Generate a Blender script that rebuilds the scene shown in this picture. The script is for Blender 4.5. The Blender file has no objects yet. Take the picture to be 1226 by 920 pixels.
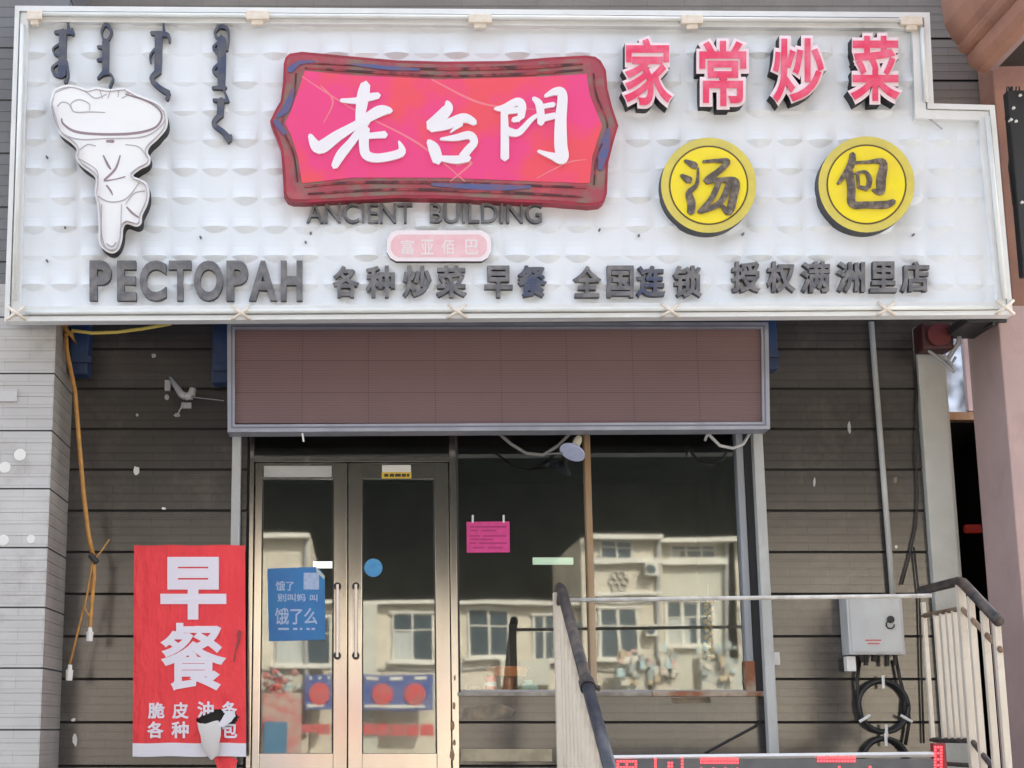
import bpy, bmesh, math, random
from mathutils import Vector
R = math.radians
random.seed(7)
scene = bpy.context.scene
COL = scene.collection

# ------------------------------------------------------------------ camera
FPX, CX, CY, W, H = 1944.0, 430.0, 460.0, 1226.0, 920.0
PITCH = R(12.0)
CAM = Vector((0, -11.8, 0.42))
cd = bpy.data.cameras.new('camera'); cam = bpy.data.objects.new('camera', cd); COL.objects.link(cam)
cam.location = CAM; cam.rotation_euler = (R(90) + PITCH, 0, 0)
cd.sensor_fit = 'HORIZONTAL'; cd.sensor_width = 36; cd.lens = 36 * FPX / W
cd.shift_x = (W / 2 - CX) / W; cd.shift_y = 0
cd.clip_start = 0.1; cd.clip_end = 2000
scene.camera = cam

# ------------------------------------------------------------------ light
SUN_EL, SUN_AZ = R(42), R(28)          # the sun stands behind the shop: its front is in open shade
world = bpy.data.worlds.new('World'); scene.world = world; world.use_nodes = True
nt = world.node_tree
sky = nt.nodes.new('ShaderNodeTexSky'); sky.sky_type = 'NISHITA'; sky.sun_disc = False
sky.sun_elevation = SUN_EL; sky.sun_rotation = SUN_AZ
sky.dust_density = 3.0; sky.ozone_density = 0.6; sky.air_density = 1.0
hs = nt.nodes.new('ShaderNodeHueSaturation'); hs.inputs['Saturation'].default_value = 0.45
bg = nt.nodes['Background']; bg.inputs['Strength'].default_value = 0.15
nt.links.new(sky.outputs[0], hs.inputs['Color']); nt.links.new(hs.outputs[0], bg.inputs['Color'])
ld = bpy.data.lights.new('sun', 'SUN'); ld.energy = 3.4; ld.angle = R(0.5); ld.color = (1, .95, .88)
sun = bpy.data.objects.new('sun', ld); COL.objects.link(sun)
tosun = Vector((math.sin(SUN_AZ) * math.cos(SUN_EL), math.cos(SUN_AZ) * math.cos(SUN_EL), math.sin(SUN_EL)))
sun.rotation_euler = (-tosun).to_track_quat('-Z', 'Y').to_euler(); sun.location = (0, 10, 30)
vs = scene.view_settings
vs.view_transform = 'Standard'; vs.look = 'None'; vs.gamma = 1; vs.use_curve_mapping = False
vs.exposure = 2.5

# ------------------------------------------------------------------ helpers
def P(px, py, Y):
    """point of the world on the plane y = Y that stands at this place of the photograph"""
    a, b = (px - CX) / FPX, (CY - py) / FPX
    d = Vector((a, math.cos(PITCH) - b * math.sin(PITCH), math.sin(PITCH) + b * math.cos(PITCH)))
    return CAM + d * ((Y - CAM.y) / d.y)
def X(px, py=700, Y=0): return P(px, py, Y).x
def Z(py, Y=0, px=600): return P(px, py, Y).z

MATS = {}
def mat(name, c, rough=.6, metal=0., c2=None, scale=6., bump=0., bscale=60., emit=None, estr=1., stretch=(1, 1, 1),
        contrast=(.35, .65), dirt=None, dirt_amt=.0, spec=.5, detail=5., bdist=.01, course=None):
    if name in MATS: return MATS[name]
    m = bpy.data.materials.new(name); m.use_nodes = True; MATS[name] = m
    n, l = m.node_tree.nodes, m.node_tree.links
    b = n['Principled BSDF']
    b.inputs['Roughness'].default_value = rough; b.inputs['Metallic'].default_value = metal
    b.inputs['Specular IOR Level'].default_value = spec
    b.inputs['Base Color'].default_value = (*c, 1)
    tc = n.new('ShaderNodeTexCoord'); mp = n.new('ShaderNodeMapping'); mp.inputs['Scale'].default_value = stretch
    l.new(tc.outputs['Object'], mp.inputs['Vector'])
    out = None
    if c2 is not None:
        t = n.new('ShaderNodeTexNoise'); t.inputs['Scale'].default_value = scale; t.inputs['Detail'].default_value = detail
        l.new(mp.outputs[0], t.inputs['Vector'])
        r = n.new('ShaderNodeMapRange'); r.inputs[1].default_value, r.inputs[2].default_value = contrast
        l.new(t.outputs[0], r.inputs[0])
        mx = n.new('ShaderNodeMix'); mx.data_type = 'RGBA'; mx.inputs[6].default_value = (*c, 1); mx.inputs[7].default_value = (*c2, 1)
        l.new(r.outputs[0], mx.inputs[0]); out = mx.outputs[2]
    if dirt is not None:
        t = n.new('ShaderNodeTexNoise'); t.inputs['Scale'].default_value = 2.3; t.inputs['Detail'].default_value = 8; t.inputs['Roughness'].default_value = .7
        l.new(tc.outputs['Object'], t.inputs['Vector'])
        r = n.new('ShaderNodeMapRange'); r.inputs[1].default_value = .52; r.inputs[2].default_value = .78; r.inputs[4].default_value = dirt_amt
        l.new(t.outputs[0], r.inputs[0])
        mx = n.new('ShaderNodeMix'); mx.data_type = 'RGBA'; mx.inputs[6].default_value = (*c, 1); mx.inputs[7].default_value = (*dirt, 1)
        if out: l.new(out, mx.inputs[6])
        l.new(r.outputs[0], mx.inputs[0]); out = mx.outputs[2]
    if course:
        sx = n.new('ShaderNodeSeparateXYZ'); cx = n.new('ShaderNodeCombineXYZ'); l.new(tc.outputs['Object'], sx.inputs[0])
        ad = n.new('ShaderNodeMath'); ad.operation = 'ADD'; l.new(sx.outputs[0], ad.inputs[0]); l.new(sx.outputs[1], ad.inputs[1])
        l.new(ad.outputs[0], cx.inputs[0]); l.new(sx.outputs[2], cx.inputs[1])
        br = n.new('ShaderNodeTexBrick'); br.inputs['Scale'].default_value = 1; br.inputs['Mortar Size'].default_value = .0022; br.inputs['Mortar Smooth'].default_value = .3
        br.inputs['Brick Width'].default_value = course[0]; br.inputs['Row Height'].default_value = course[1]
        br.inputs['Color1'].default_value = (1,1,1,1); br.inputs['Color2'].default_value = (.93,.93,.93,1); br.inputs['Mortar'].default_value = (course[2],) * 3 + (1,)
        l.new(cx.outputs[0], br.inputs['Vector'])
        mm = n.new('ShaderNodeMix'); mm.data_type = 'RGBA'; mm.blend_type = 'MULTIPLY'; mm.inputs[0].default_value = 1
        if out: l.new(out, mm.inputs[6])
        else: mm.inputs[6].default_value = (*c, 1)
        l.new(br.outputs[0], mm.inputs[7]); out = mm.outputs[2]
    if out: l.new(out, b.inputs['Base Color'])
    if bump:
        t = n.new('ShaderNodeTexNoise'); t.inputs['Scale'].default_value = bscale; t.inputs['Detail'].default_value = 4
        l.new(mp.outputs[0], t.inputs['Vector'])
        bp = n.new('ShaderNodeBump'); bp.inputs['Strength'].default_value = bump; bp.inputs['Distance'].default_value = bdist
        l.new(t.outputs[0], bp.inputs['Height']); l.new(bp.outputs[0], b.inputs['Normal'])
    if emit:
        b.inputs['Emission Color'].default_value = (*emit, 1); b.inputs['Emission Strength'].default_value = estr
    return m

class MB:
    def __init__(s): s.v, s.f, s.mi = [], [], []
    def add(s, vs, fs, mi=0):
        o = len(s.v); s.v += [Vector(v) for v in vs]
        for k, f in enumerate(fs):
            s.f.append([o + i for i in f]); s.mi.append(mi[k] if isinstance(mi, (list, tuple)) else mi)
    def box(s, lo, hi, mi=0):
        x0, y0, z0 = lo; x1, y1, z1 = hi
        s.add([(x0,y0,z0),(x1,y0,z0),(x1,y1,z0),(x0,y1,z0),(x0,y0,z1),(x1,y0,z1),(x1,y1,z1),(x0,y1,z1)],
              [(3,2,1,0),(4,5,6,7),(0,1,5,4),(1,2,6,5),(2,3,7,6),(3,0,4,7)], mi)
    def bevbox(s, lo, hi, b=.006, mi=0):
        """box with chamfered edges"""
        bm = bmesh.new(); bmesh.ops.create_cube(bm, size=1)
        for v in bm.verts:
            v.co = Vector((lo[i] + (v.co[i] + .5) * (hi[i] - lo[i]) for i in range(3)))
        bmesh.ops.bevel(bm, geom=bm.edges[:], offset=b, segments=2, affect='EDGES', profile=.6)
        bm.verts.index_update()
        s.add([v.co.copy() for v in bm.verts], [[v.index for v in f.verts] for f in bm.faces], mi); bm.free()
    def pbox(s, x0, y0, x1, y1, Yf, th, mi=0, bev=0):
        """upright box whose front face fills this rectangle of the photograph on plane Yf"""
        ym, xm = (y0 + y1) / 2, (x0 + x1) / 2
        lo = (P(x0, ym, Yf).x, Yf, P(xm, y1, Yf).z); hi = (P(x1, ym, Yf).x, Yf + th, P(xm, y0, Yf).z)
        s.bevbox(lo, hi, bev, mi) if bev else s.box(lo, hi, mi)
    def prism(s, poly, Yf, Yb, mf=0, ms=0, back=True):
        """outline in photograph pixels on plane Yf, solid back to Yb"""
        n = len(poly); f = [P(x, y, Yf) for x, y in poly]; b = [Vector((p.x, Yb, p.z)) for p in f]
        ar = sum(poly[i][0] * poly[(i + 1) % n][1] - poly[(i + 1) % n][0] * poly[i][1] for i in range(n))
        idx = list(range(n)) if ar < 0 else list(range(n))[::-1]
        fs = [idx]; mi = [mf]
        for k in range(n):
            i, j = idx[k], idx[(k + 1) % n]
            fs.append((j, i, i + n, j + n)); mi.append(ms)
        if back: fs.append([i + n for i in idx[::-1]]); mi.append(ms)
        s.add(f + b, fs, mi)
    def tube(s, pts, r, n=8, mi=0, caps=True):
        pts = [Vector(p) for p in pts]; rs = r if isinstance(r, (list, tuple)) else [r] * len(pts)
        vs, fs = [], []; up = None
        for i, p in enumerate(pts):
            t = (pts[min(i + 1, len(pts) - 1)] - pts[max(i - 1, 0)]).normalized()
            if up is None: up = Vector((0, 0, 1)) if abs(t.z) < .9 else Vector((0, 1, 0))
            u = (up - t * up.dot(t))
            if u.length < 1e-4: u = t.orthogonal()
            u.normalize(); w = t.cross(u); up = u
            for k in range(n):
                a = 2 * math.pi * k / n
                vs.append(p + (u * math.cos(a) + w * math.sin(a)) * rs[i])
        for i in range(len(pts) - 1):
            for k in range(n):
                k2 = (k + 1) % n
                fs.append((i*n+k, i*n+k2, (i+1)*n+k2, (i+1)*n+k))
        if caps: fs.append(list(range(n))[::-1]); fs.append([(len(pts)-1)*n+k for k in range(n)])
        s.add(vs, fs, mi)
    def lathe(s, c, axis, prof, n=20, mi=0):
        """prof: (distance along axis, radius)"""
        axis = Vector(axis).normalized(); c = Vector(c)
        s.tube([c + axis * a for a, _ in prof], [max(r, .0004) for _, r in prof], n, mi)
    def stroke(s, pts, Yf, Yb, org=(0, 0), sc=1., mf=0, ms=0, k0=0.):
        """brush stroke: (x, y, width) in zoomed pixels"""
        q = [(org[0] + x / sc, org[1] + y / sc, w / sc) for x, y, w in pts]
        ex = [q[0]] + q + [q[-1]]; sm = []
        for i in range(1, len(ex) - 2):
            a, b, c, d = ex[i-1], ex[i], ex[i+1], ex[i+2]
            for k in range(6):
                t = k / 6
                sm.append(tuple(.5 * (2*b[j] + (c[j]-a[j])*t + (2*a[j]-5*b[j]+4*c[j]-d[j])*t*t + (3*b[j]-a[j]-3*c[j]+d[j])*t**3) for j in range(3)))
        sm.append(q[-1]); n = len(sm); L, Rr = [], []
        for i in range(n):
            x, y, w = sm[i]; x0, y0, _ = sm[max(i-1, 0)]; x1, y1, _ = sm[min(i+1, n-1)]
            dx, dy = x1 - x0, y1 - y0; h = math.hypot(dx, dy) or 1; nx, ny = -dy / h, dx / h
            L.append((x + nx*w/2, y + ny*w/2)); Rr.append((x - nx*w/2, y - ny*w/2))
        # round ends
        def cap(i, sg):
            x, y, w = sm[i]; x0, y0, _ = sm[max(i-1, 0)]; x1, y1, _ = sm[min(i+1, n-1)]
            h = math.hypot(x1-x0, y1-y0) or 1; return (x + sg*(x1-x0)/h*w*.38, y + sg*(y1-y0)/h*w*.38)
        c0, c1 = cap(0, -1), cap(n-1, 1)
        vs, fs, mi = [], [], []
        def V(p, j):
            f = P(p[0], p[1], Yf); d = k0 + j * .00006
            vs.append((f.x, Yf - d, f.z)); vs.append((f.x, Yb, f.z)); return len(vs) - 2
        li = [V(p, j) for j, p in enumerate(L)]; ri = [V(p, j) for j, p in enumerate(Rr)]
        a, b = V(c0, 0), V(c1, n)
        for i in range(n - 1):
            fs.append((li[i], li[i+1], ri[i+1], ri[i])); mi.append(mf)
            fs.append((li[i+1], li[i], li[i]+1, li[i+1]+1)); mi.append(ms)
            fs.append((ri[i], ri[i+1], ri[i+1]+1, ri[i]+1)); mi.append(ms)
        fs += [(a, li[0], ri[0]), (b, ri[-1], li[-1])]; mi += [mf, mf]
        for p_, q_ in ((li[0], a), (a, ri[0]), (ri[-1], b), (b, li[-1])): fs.append((p_, q_, q_+1, p_+1)); mi.append(ms)
        s.add(vs, fs, mi)
    def build(s, name, mats, parent=None, smooth=False, fix=False, org=None):
        if not isinstance(mats, (list, tuple)): mats = [mats]
        xs = [v.x for v in s.v]; ys = [v.y for v in s.v]; zs = [v.z for v in s.v]
        if org is None: org = Vector(((min(xs)+max(xs))/2, (min(ys)+max(ys))/2, min(zs)))
        me = bpy.data.meshes.new(name); me.from_pydata([v - org for v in s.v], [], s.f)
        for m in mats: me.materials.append(m)
        me.polygons.foreach_set('material_index', s.mi)
        if smooth: me.polygons.foreach_set('use_smooth', [True] * len(me.polygons))
        if fix:
            bm = bmesh.new(); bm.from_mesh(me); bmesh.ops.recalc_face_normals(bm, faces=bm.faces[:]); bm.to_mesh(me); bm.free()
        me.update()
        o = bpy.data.objects.new(name, me); COL.objects.link(o)
        if parent is not None:
            o.parent = parent; w = Vector((0, 0, 0)); q = parent
            while q is not None: w += q.location; q = q.parent
            o.location = org - w
        else: o.location = org
        return o
def tag(o, label=None, cat=None, group=None, kind=None):
    if label: o['label'] = label
    if cat: o['category'] = cat
    if group: o['group'] = group
    if kind: o['kind'] = kind
    return o
def empty(name, loc, label, cat, group=None):
    o = bpy.data.objects.new(name, None); o.location = loc; o.empty_display_size = .1; COL.objects.link(o)
    return tag(o, label, cat, group)
def structure(mb, name, m, **k): return tag(mb.build(name, m, **k), kind='structure')

GL = {}
def glyph(body, bold):
    k = (body, bold)
    if k not in GL:
        c = bpy.data.curves.new('glyph', 'FONT'); c.body = body; c.size = 1; c.extrude = .5
        c.bevel_depth = bold; c.bevel_resolution = 0; c.resolution_u = 5
        o = bpy.data.objects.new('glyph', c); COL.objects.link(o)
        dg = bpy.context.evaluated_depsgraph_get(); dg.update()
        me = bpy.data.meshes.new_from_object(o.evaluated_get(dg))
        GL[k] = ([v.co.copy() for v in me.vertices], [(list(p.vertices), p.normal.z) for p in me.polygons])
        bpy.data.objects.remove(o); bpy.data.curves.remove(c); bpy.data.meshes.remove(me)
    return GL[k]
def put_text(body, box, Yb, depth, mats, parent, name, bold=.02, disp=None, mb=None, shear=0., clip=None):
    vs_, fs_ = glyph(body, bold)
    xs = [v.x for v in vs_]; ys = [v.y for v in vs_]; zs = [v.z for v in vs_]
    x0, y0, x1, y1 = box; out = []
    for v in vs_:
        u = (v.x - min(xs)) / (max(xs) - min(xs)); t = (v.y - min(ys)) / (max(ys) - min(ys)); w = (v.z - min(zs)) / (max(zs) - min(zs))
        px = x0 + u * (x1 - x0) + shear * (t - .5) * (y1 - y0); py = y1 - t * (y1 - y0)
        p = P(px, py, Yb - depth)
        out.append(Vector((p.x, Yb - w * depth + (disp(p.x, p.z) if disp else 0), p.z)))
    own = mb is None
    if own: mb = MB()
    mb.add(out, [f for f, _ in fs_], [0 if nz > .5 else 1 for _, nz in fs_])
    if clip:                                     # keep what lies above this torn line
        bm = bmesh.new(); vv = [bm.verts.new(v) for v in mb.v]
        for f, m_ in zip(mb.f, mb.mi):
            try: bm.faces.new([vv[i] for i in f]).material_index = m_
            except ValueError: pass
        a, b = P(*clip[0], Yb), P(*clip[1], Yb); nrm = Vector((b.z - a.z, 0, a.x - b.x))
        bmesh.ops.bisect_plane(bm, geom=bm.verts[:] + bm.edges[:] + bm.faces[:], plane_co=a, plane_no=nrm, clear_outer=True)
        bm.verts.index_update(); mb = MB(); mb.add([v.co.copy() for v in bm.verts], [[v.index for v in f.verts] for f in bm.faces], [f.material_index for f in bm.faces]); bm.free()
    return mb.build(name, mats, parent) if own else None

# ------------------------------------------------------------------ materials
m_sid = mat('brown_siding', (.072,.064,.059), .17, c2=(.054,.049,.046), scale=1.6, bump=.05, bscale=9, dirt=(.15,.13,.11), dirt_amt=.55, spec=.8, course=(.29, .0606, .62))
m_gap = mat('siding_gap', (.022,.02,.019), .8)
m_gapl = mat('pale_siding_gap', (.13,.13,.13), .8)
m_sidu = mat('lit_upper_siding', (.25,.22,.195), .45, c2=(.20,.178,.16), scale=1.6, bump=.06, bscale=9, dirt=(.32,.29,.25), dirt_amt=.6, course=(.29, .0697, .7))  # same boards as below, open light put into a paler colour
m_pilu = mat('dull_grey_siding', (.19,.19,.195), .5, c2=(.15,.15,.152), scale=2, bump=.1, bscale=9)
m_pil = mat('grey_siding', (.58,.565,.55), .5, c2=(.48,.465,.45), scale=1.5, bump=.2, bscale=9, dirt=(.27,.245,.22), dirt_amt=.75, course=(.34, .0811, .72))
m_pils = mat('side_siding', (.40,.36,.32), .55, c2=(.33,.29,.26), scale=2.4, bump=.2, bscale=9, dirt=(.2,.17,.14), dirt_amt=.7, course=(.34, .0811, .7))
m_steel = mat('champagne_steel', (.38,.365,.345), .13, .95, c2=(.33,.315,.295), scale=5, stretch=(1,1,.1), dirt=(.3,.25,.18), dirt_amt=.4)
m_dark = mat('dark_frame', (.03,.03,.032), .5)
m_alu = mat('grey_aluminium', (.36,.36,.38), .42, .35, c2=(.29,.29,.31), scale=6, stretch=(1,1,.15), dirt=(.2,.18,.16), dirt_amt=.5)
m_pvc = mat('painted_pipe', (.50,.51,.50), .5, c2=(.40,.40,.38), scale=9, stretch=(1,1,.2), dirt=(.25,.21,.17), dirt_amt=.55)
m_wood = mat('orange_wood', (.33,.20,.10), .55, c2=(.44,.33,.22), scale=10, stretch=(1,1,.08), dirt=(.5,.42,.3), dirt_amt=.4)
m_winf = mat('bluish_frame', (.36,.38,.42), .45, .2, c2=(.28,.3,.34), scale=7, stretch=(1,1,.1))
m_rust = mat('rusty_sill', (.30,.12,.06), .8, c2=(.42,.34,.26), scale=7, contrast=(.4,.6), bump=.5, bscale=60)
m_sill = mat('grimy_sill', (.38,.34,.29), .7, c2=(.22,.19,.16), scale=9, bump=.4)
m_white = mat('sign_white', (.80,.82,.84), .42, c2=(.75,.79,.83), scale=1.1, dirt=(.62,.60,.56), dirt_amt=.25)
m_frame = mat('sign_frame', (.80,.80,.79), .4, c2=(.73,.74,.73), scale=3, dirt=(.52,.49,.43), dirt_amt=.5)
m_cream = mat('cream_clip', (.78,.70,.60), .5, c2=(.68,.58,.46), scale=20)
m_letter = mat('weathered_grey', (.115,.115,.125), .6, c2=(.20,.19,.19), scale=16, detail=6, contrast=(.4,.62))
m_letterb = mat('weathered_blue', (.055,.068,.125), .6, c2=(.12,.12,.13), scale=12, contrast=(.42,.62))
m_lside = mat('letter_return', (.05,.05,.055), .6)
m_black = mat('black_return', (.008,.008,.009), .6)
m_red = mat('faded_red_face', (.78,.05,.13), .4, c2=(.82,.19,.28), scale=7, contrast=(.42,.7))
m_pinkrim = mat('pink_white_rim', (.85,.70,.73), .45)
m_yel = mat('yellow_face', (.90,.74,.02), .45, c2=(.85,.66,.05), scale=6)
m_yelr = mat('yellow_rim', (.72,.60,.10), .5, c2=(.62,.52,.12), scale=9)
m_brown = mat('brown_line', (.12,.08,.03), .6)
m_char = mat('worn_brown_character', (.09,.075,.065), .6, c2=(.24,.19,.15), scale=24, contrast=(.45,.65))
m_field = mat('pink_red_field', (.83,.065,.23), .38, c2=(.84,.09,.12), scale=1.3, contrast=(.46,.54), detail=4)
m_field2 = mat('pale_crack', (.82,.22,.26), .5)
m_border = mat('peeling_border', (.36,.065,.085), .6, c2=(.24,.16,.13), scale=6, contrast=(.42,.60), detail=10, dirt=(.66,.07,.12), dirt_amt=.9)
m_blue = mat('faded_blue', (.07,.11,.27), .55, c2=(.17,.10,.18), scale=12)
m_maroon = mat('maroon_return', (.40,.03,.06), .5, c2=(.25,.03,.04), scale=9)
m_emb = mat('emblem_white', (.88,.88,.88), .45, c2=(.85,.84,.83), scale=3)
m_line = mat('emblem_line', (.30,.22,.25), .6)
m_linef = mat('faint_line', (.46,.42,.45), .6)
m_led = mat('led_face', (.20,.122,.122), .7, c2=(.172,.108,.108), scale=1.5)
m_ledf = mat('led_frame', (.36,.37,.43), .4, .3, c2=(.29,.30,.35), scale=6)
m_bblue = mat('blue_steel', (.010,.045,.15), .5, c2=(.012,.03,.08), scale=8)
m_pinkp = mat('portico_paint', (.45,.315,.29), .7, c2=(.40,.285,.27), scale=3, bump=.15, bscale=40, dirt=(.27,.19,.17), dirt_amt=.5)
m_browns = mat('brown_moulding', (.40,.20,.135), .65, c2=(.33,.165,.115), scale=3, bump=.2, bscale=30, dirt=(.16,.08,.06), dirt_amt=.6)
m_conc = mat('concrete', (.30,.29,.27), .85, c2=(.23,.22,.2), scale=4, bump=.4)
m_asph = mat('asphalt', (.055,.055,.055), .9, c2=(.04,.04,.04), scale=30, bump=.4)
m_pave = mat('paving', (.28,.265,.25), .85, c2=(.22,.21,.2), scale=3, bump=.3)
m_rail = mat('dark_rail', (.025,.022,.024), .5, c2=(.09,.065,.05), scale=14, bump=.4)
m_railb = mat('blue_black_rail', (.022,.026,.038), .4, c2=(.06,.062,.07), scale=10, bump=.4, bscale=40)
m_bar = mat('cream_bar', (.66,.59,.49), .5, c2=(.54,.46,.37), scale=11, stretch=(1,1,.15), dirt=(.22,.14,.09), dirt_amt=.7)
m_box = mat('meter_box_paint', (.52,.53,.52), .45, c2=(.47,.47,.46), scale=5, dirt=(.33,.3,.27), dirt_amt=.4)
m_rub = mat('black_rubber', (.02,.02,.02), .5)
m_tie = mat('white_plastic', (.75,.74,.70), .5)
m_ocab = mat('orange_cable_sheath', (.55,.27,.06), .5, c2=(.42,.20,.05), scale=20)
m_ycab = mat('yellow_cable_sheath', (.62,.47,.10), .5)
m_ban = mat('banner_red', (.88,.06,.07), .45, c2=(.82,.045,.06), scale=3, bump=1., bscale=5, stretch=(2.2,1,.8), spec=.35, bdist=.05)
m_banw = mat('banner_white', (.76,.74,.80), .55)
m_pos = mat('poster_blue', (.035,.16,.42), .5, c2=(.03,.20,.44), scale=6)
m_posw = mat('poster_pale', (.45,.50,.66), .6, c2=(.30,.42,.62), scale=40)
m_pink = mat('pink_paper', (.66,.06,.25), .7, c2=(.56,.05,.21), scale=20)
m_pinkd = mat('pink_print', (.40,.03,.14), .7)
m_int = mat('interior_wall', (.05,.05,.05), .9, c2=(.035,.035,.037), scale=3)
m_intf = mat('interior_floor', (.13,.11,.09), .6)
m_lamp = mat('tube_lamp_glow', (.8,.9,.8), .5, emit=(.75,1,.75), estr=.13)
m_bulb = mat('bulb_glass', (.60,.65,.84), .15, c2=(.52,.57,.80), scale=30)
m_socket = mat('socket_plastic', (.66,.62,.50), .5)
m_wire = mat('dusty_wire', (.22,.21,.2), .6)
m_cctv = mat('grey_bracket', (.40,.40,.41), .5)
m_led_red = mat('lit_red_dots', (.7,.02,.03), .4, emit=(1,.06,.08), estr=.55)
m_tick = mat('ticker_face', (.10,.10,.105), .55, c2=(.13,.13,.13), scale=8)
m_tickf = mat('ticker_edge', (.68,.67,.66), .4, .2)
m_opp = mat('cream_render', (.57,.50,.39), .85, c2=(.50,.44,.345), scale=2, bump=.2, bscale=20, dirt=(.30,.26,.20), dirt_amt=.8)
m_opp2 = mat('grey_green_render', (.50,.47,.38), .85, c2=(.44,.42,.35), scale=2)
m_oppw = mat('white_trim', (.66,.62,.53), .7, c2=(.55,.51,.43), scale=2)
m_oppg = mat('far_window_glass', (.05,.07,.08), .12)
m_refl_black = mat('reflection_black', (.005,.006,.006), .9, spec=.0)  # for the block added to darken the upper reflections
m_shopb = mat('shop_blue', (.04,.07,.22), .6, c2=(.10,.12,.22), scale=2)
m_shopr = mat('shop_red', (.50,.05,.05), .6, c2=(.34,.10,.09), scale=4)
m_charm = mat('gold_charm', (.55,.36,.06), .4, .3, c2=(.40,.2,.04), scale=40)
m_teal = mat('teal_plastic', (.05,.26,.23), .4)
m_orange = mat('orange_plastic', (.70,.22,.05), .45)
m_can = mat('red_can', (.62,.03,.04), .35)
m_cloth = mat('pastel_goods', (.45,.42,.36), .8, c2=(.30,.42,.42), scale=5, contrast=(.42,.58))
m_goldy = mat('yellow_sticker', (.72,.5,.04), .5)
m_patch = mat('old_glue_patch', (.30,.24,.16), .8, c2=(.13,.11,.09), scale=12)

def glass(name, refl, dust=.03, rough=.0):
    m = bpy.data.materials.new(name); m.use_nodes = True; n, l = m.node_tree.nodes, m.node_tree.links
    n.remove(n['Principled BSDF']); out = n['Material Output']
    tr = n.new('ShaderNodeBsdfTransparent'); tr.inputs[0].default_value = (.80,.84,.83,1)
    g1 = n.new('ShaderNodeBsdfGlossy'); g1.inputs[0].default_value = (.95,1,.97,1); g1.inputs['Roughness'].default_value = .02
    g2 = n.new('ShaderNodeBsdfGlossy'); g2.inputs[0].default_value = (.95,1,.95,1); g2.inputs['Roughness'].default_value = .20
    gl = n.new('ShaderNodeMixShader'); gl.inputs[0].default_value = .10; l.new(g1.outputs[0], gl.inputs[1]); l.new(g2.outputs[0], gl.inputs[2])
    df = n.new('ShaderNodeBsdfDiffuse'); df.inputs[0].default_value = (.50,.52,.48,1)
    m1 = n.new('ShaderNodeMixShader'); m1.inputs[0].default_value = refl
    m2 = n.new('ShaderNodeMixShader')
    tc = n.new('ShaderNodeTexCoord'); t = n.new('ShaderNodeTexNoise'); t.inputs['Scale'].default_value = 1.7; t.inputs['Detail'].default_value = 7
    r = n.new('ShaderNodeMapRange'); r.inputs[1].default_value = .42; r.inputs[2].default_value = .8; r.inputs[3].default_value = dust * .25; r.inputs[4].default_value = dust * 2.4
    l.new(tc.outputs['Object'], t.inputs['Vector']); l.new(t.outputs[0], r.inputs[0]); l.new(r.outputs[0], m2.inputs[0])
    # slightly wavy panes
    w = n.new('ShaderNodeTexNoise'); w.inputs['Scale'].default_value = 2.2; w.inputs['Detail'].default_value = 1
    b = n.new('ShaderNodeBump'); b.inputs['Strength'].default_value = .03; b.inputs['Distance'].default_value = .01
    l.new(tc.outputs['Object'], w.inputs['Vector']); l.new(w.outputs[0], b.inputs['Height']); l.new(b.outputs[0], g1.inputs['Normal'])
    l.new(tr.outputs[0], m1.inputs[1]); l.new(gl.outputs[0], m1.inputs[2])
    l.new(m1.outputs[0], m2.inputs[1]); l.new(df.outputs[0], m2.inputs[2]); l.new(m2.outputs[0], out.inputs[0])
    return m
m_glass = glass('shop_glass', .15, .003)
m_glassd = glass('door_glass', .155, .002)

# ------------------------------------------------------------------ ground
STREET = -1.1
mb = MB(); mb.box((-120, -120, STREET - .4), (120, 60, STREET)); structure(mb, 'street', m_asph)
mb = MB(); mb.box((-40, -6.5, STREET - .2), (40, .6, STREET + .13)); structure(mb, 'pavement', m_pave)
mb = MB(); mb.box((-40, -27, STREET - .2), (40, -22.5, STREET + .13)); structure(mb, 'pavement', m_pave)
mb = MB(); mb.box((-1.8, -1.5, STREET), (4.6, -.06, 0)); structure(mb, 'landing', m_conc)
mb = MB()
for k in range(6):
    mb.box((1.05, -1.5 - .33 * (k + 1), STREET + .13), (3.95, -1.5 - .33 * k - .0005, -.16 * (k + 1) + .001))
structure(mb, 'steps', m_conc)

# ------------------------------------------------------------------ shop building
B = empty('restaurant_building', (1, 0, STREET), 'brown metal clad shop front with glass doors and wide dark window under the sign', 'building')
def siding(mb, x0, x1, z0, z1, Y, pitch, zoff, axis='x', g=.016, dep=.014, mi=0, mg=1, sub=5, flip=False, rd=.005):
    """metal siding boards lying one over the other with an open joint; real relief"""
    prof = []
    k = math.floor((z0 - zoff) / pitch); z = zoff + k * pitch
    while z < z1:
        a, b = max(z, z0), min(z + pitch, z1)
        if b - a > .01:
            s = []
            s.append((a, dep)); s.append((min(a + .003, b), 0))
            zz = z + g
            n = sub; step = (pitch - g) / n
            for i in range(1, n):
                c = z + step * i
                if a + .01 < c < b - .022: s += [(c - .0022, 0), (c - .0016, rd), (c + .0016, rd), (c + .0022, 0)]
            top = b - g if b > z + pitch - 1e-4 else b
            if top > a + .005:
                s = [q for q in s if q[0] < top - .002]
                s.append((top, 0))
                if b > z + pitch - 1e-4: s += [(top + .003, dep), (b, dep)]
            prof += s
        z += pitch
    vs, fs, mi_ = [], [], []
    for zc, d in prof:
        if axis == 'x': vs += [(x0, Y + d, zc), (x1, Y + d, zc)]
        else: vs += [(Y - d, x0, zc), (Y - d, x1, zc)]
    for i in range(len(prof) - 1):
        fs.append((2*i, 2*i+1, 2*i+3, 2*i+2) if not flip else (2*i+2, 2*i+3, 2*i+1, 2*i))
        mi_.append(mg if (prof[i][1] > .01 or prof[i+1][1] > .01) else mi)
    mb.add(vs, fs, mi_)
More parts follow.
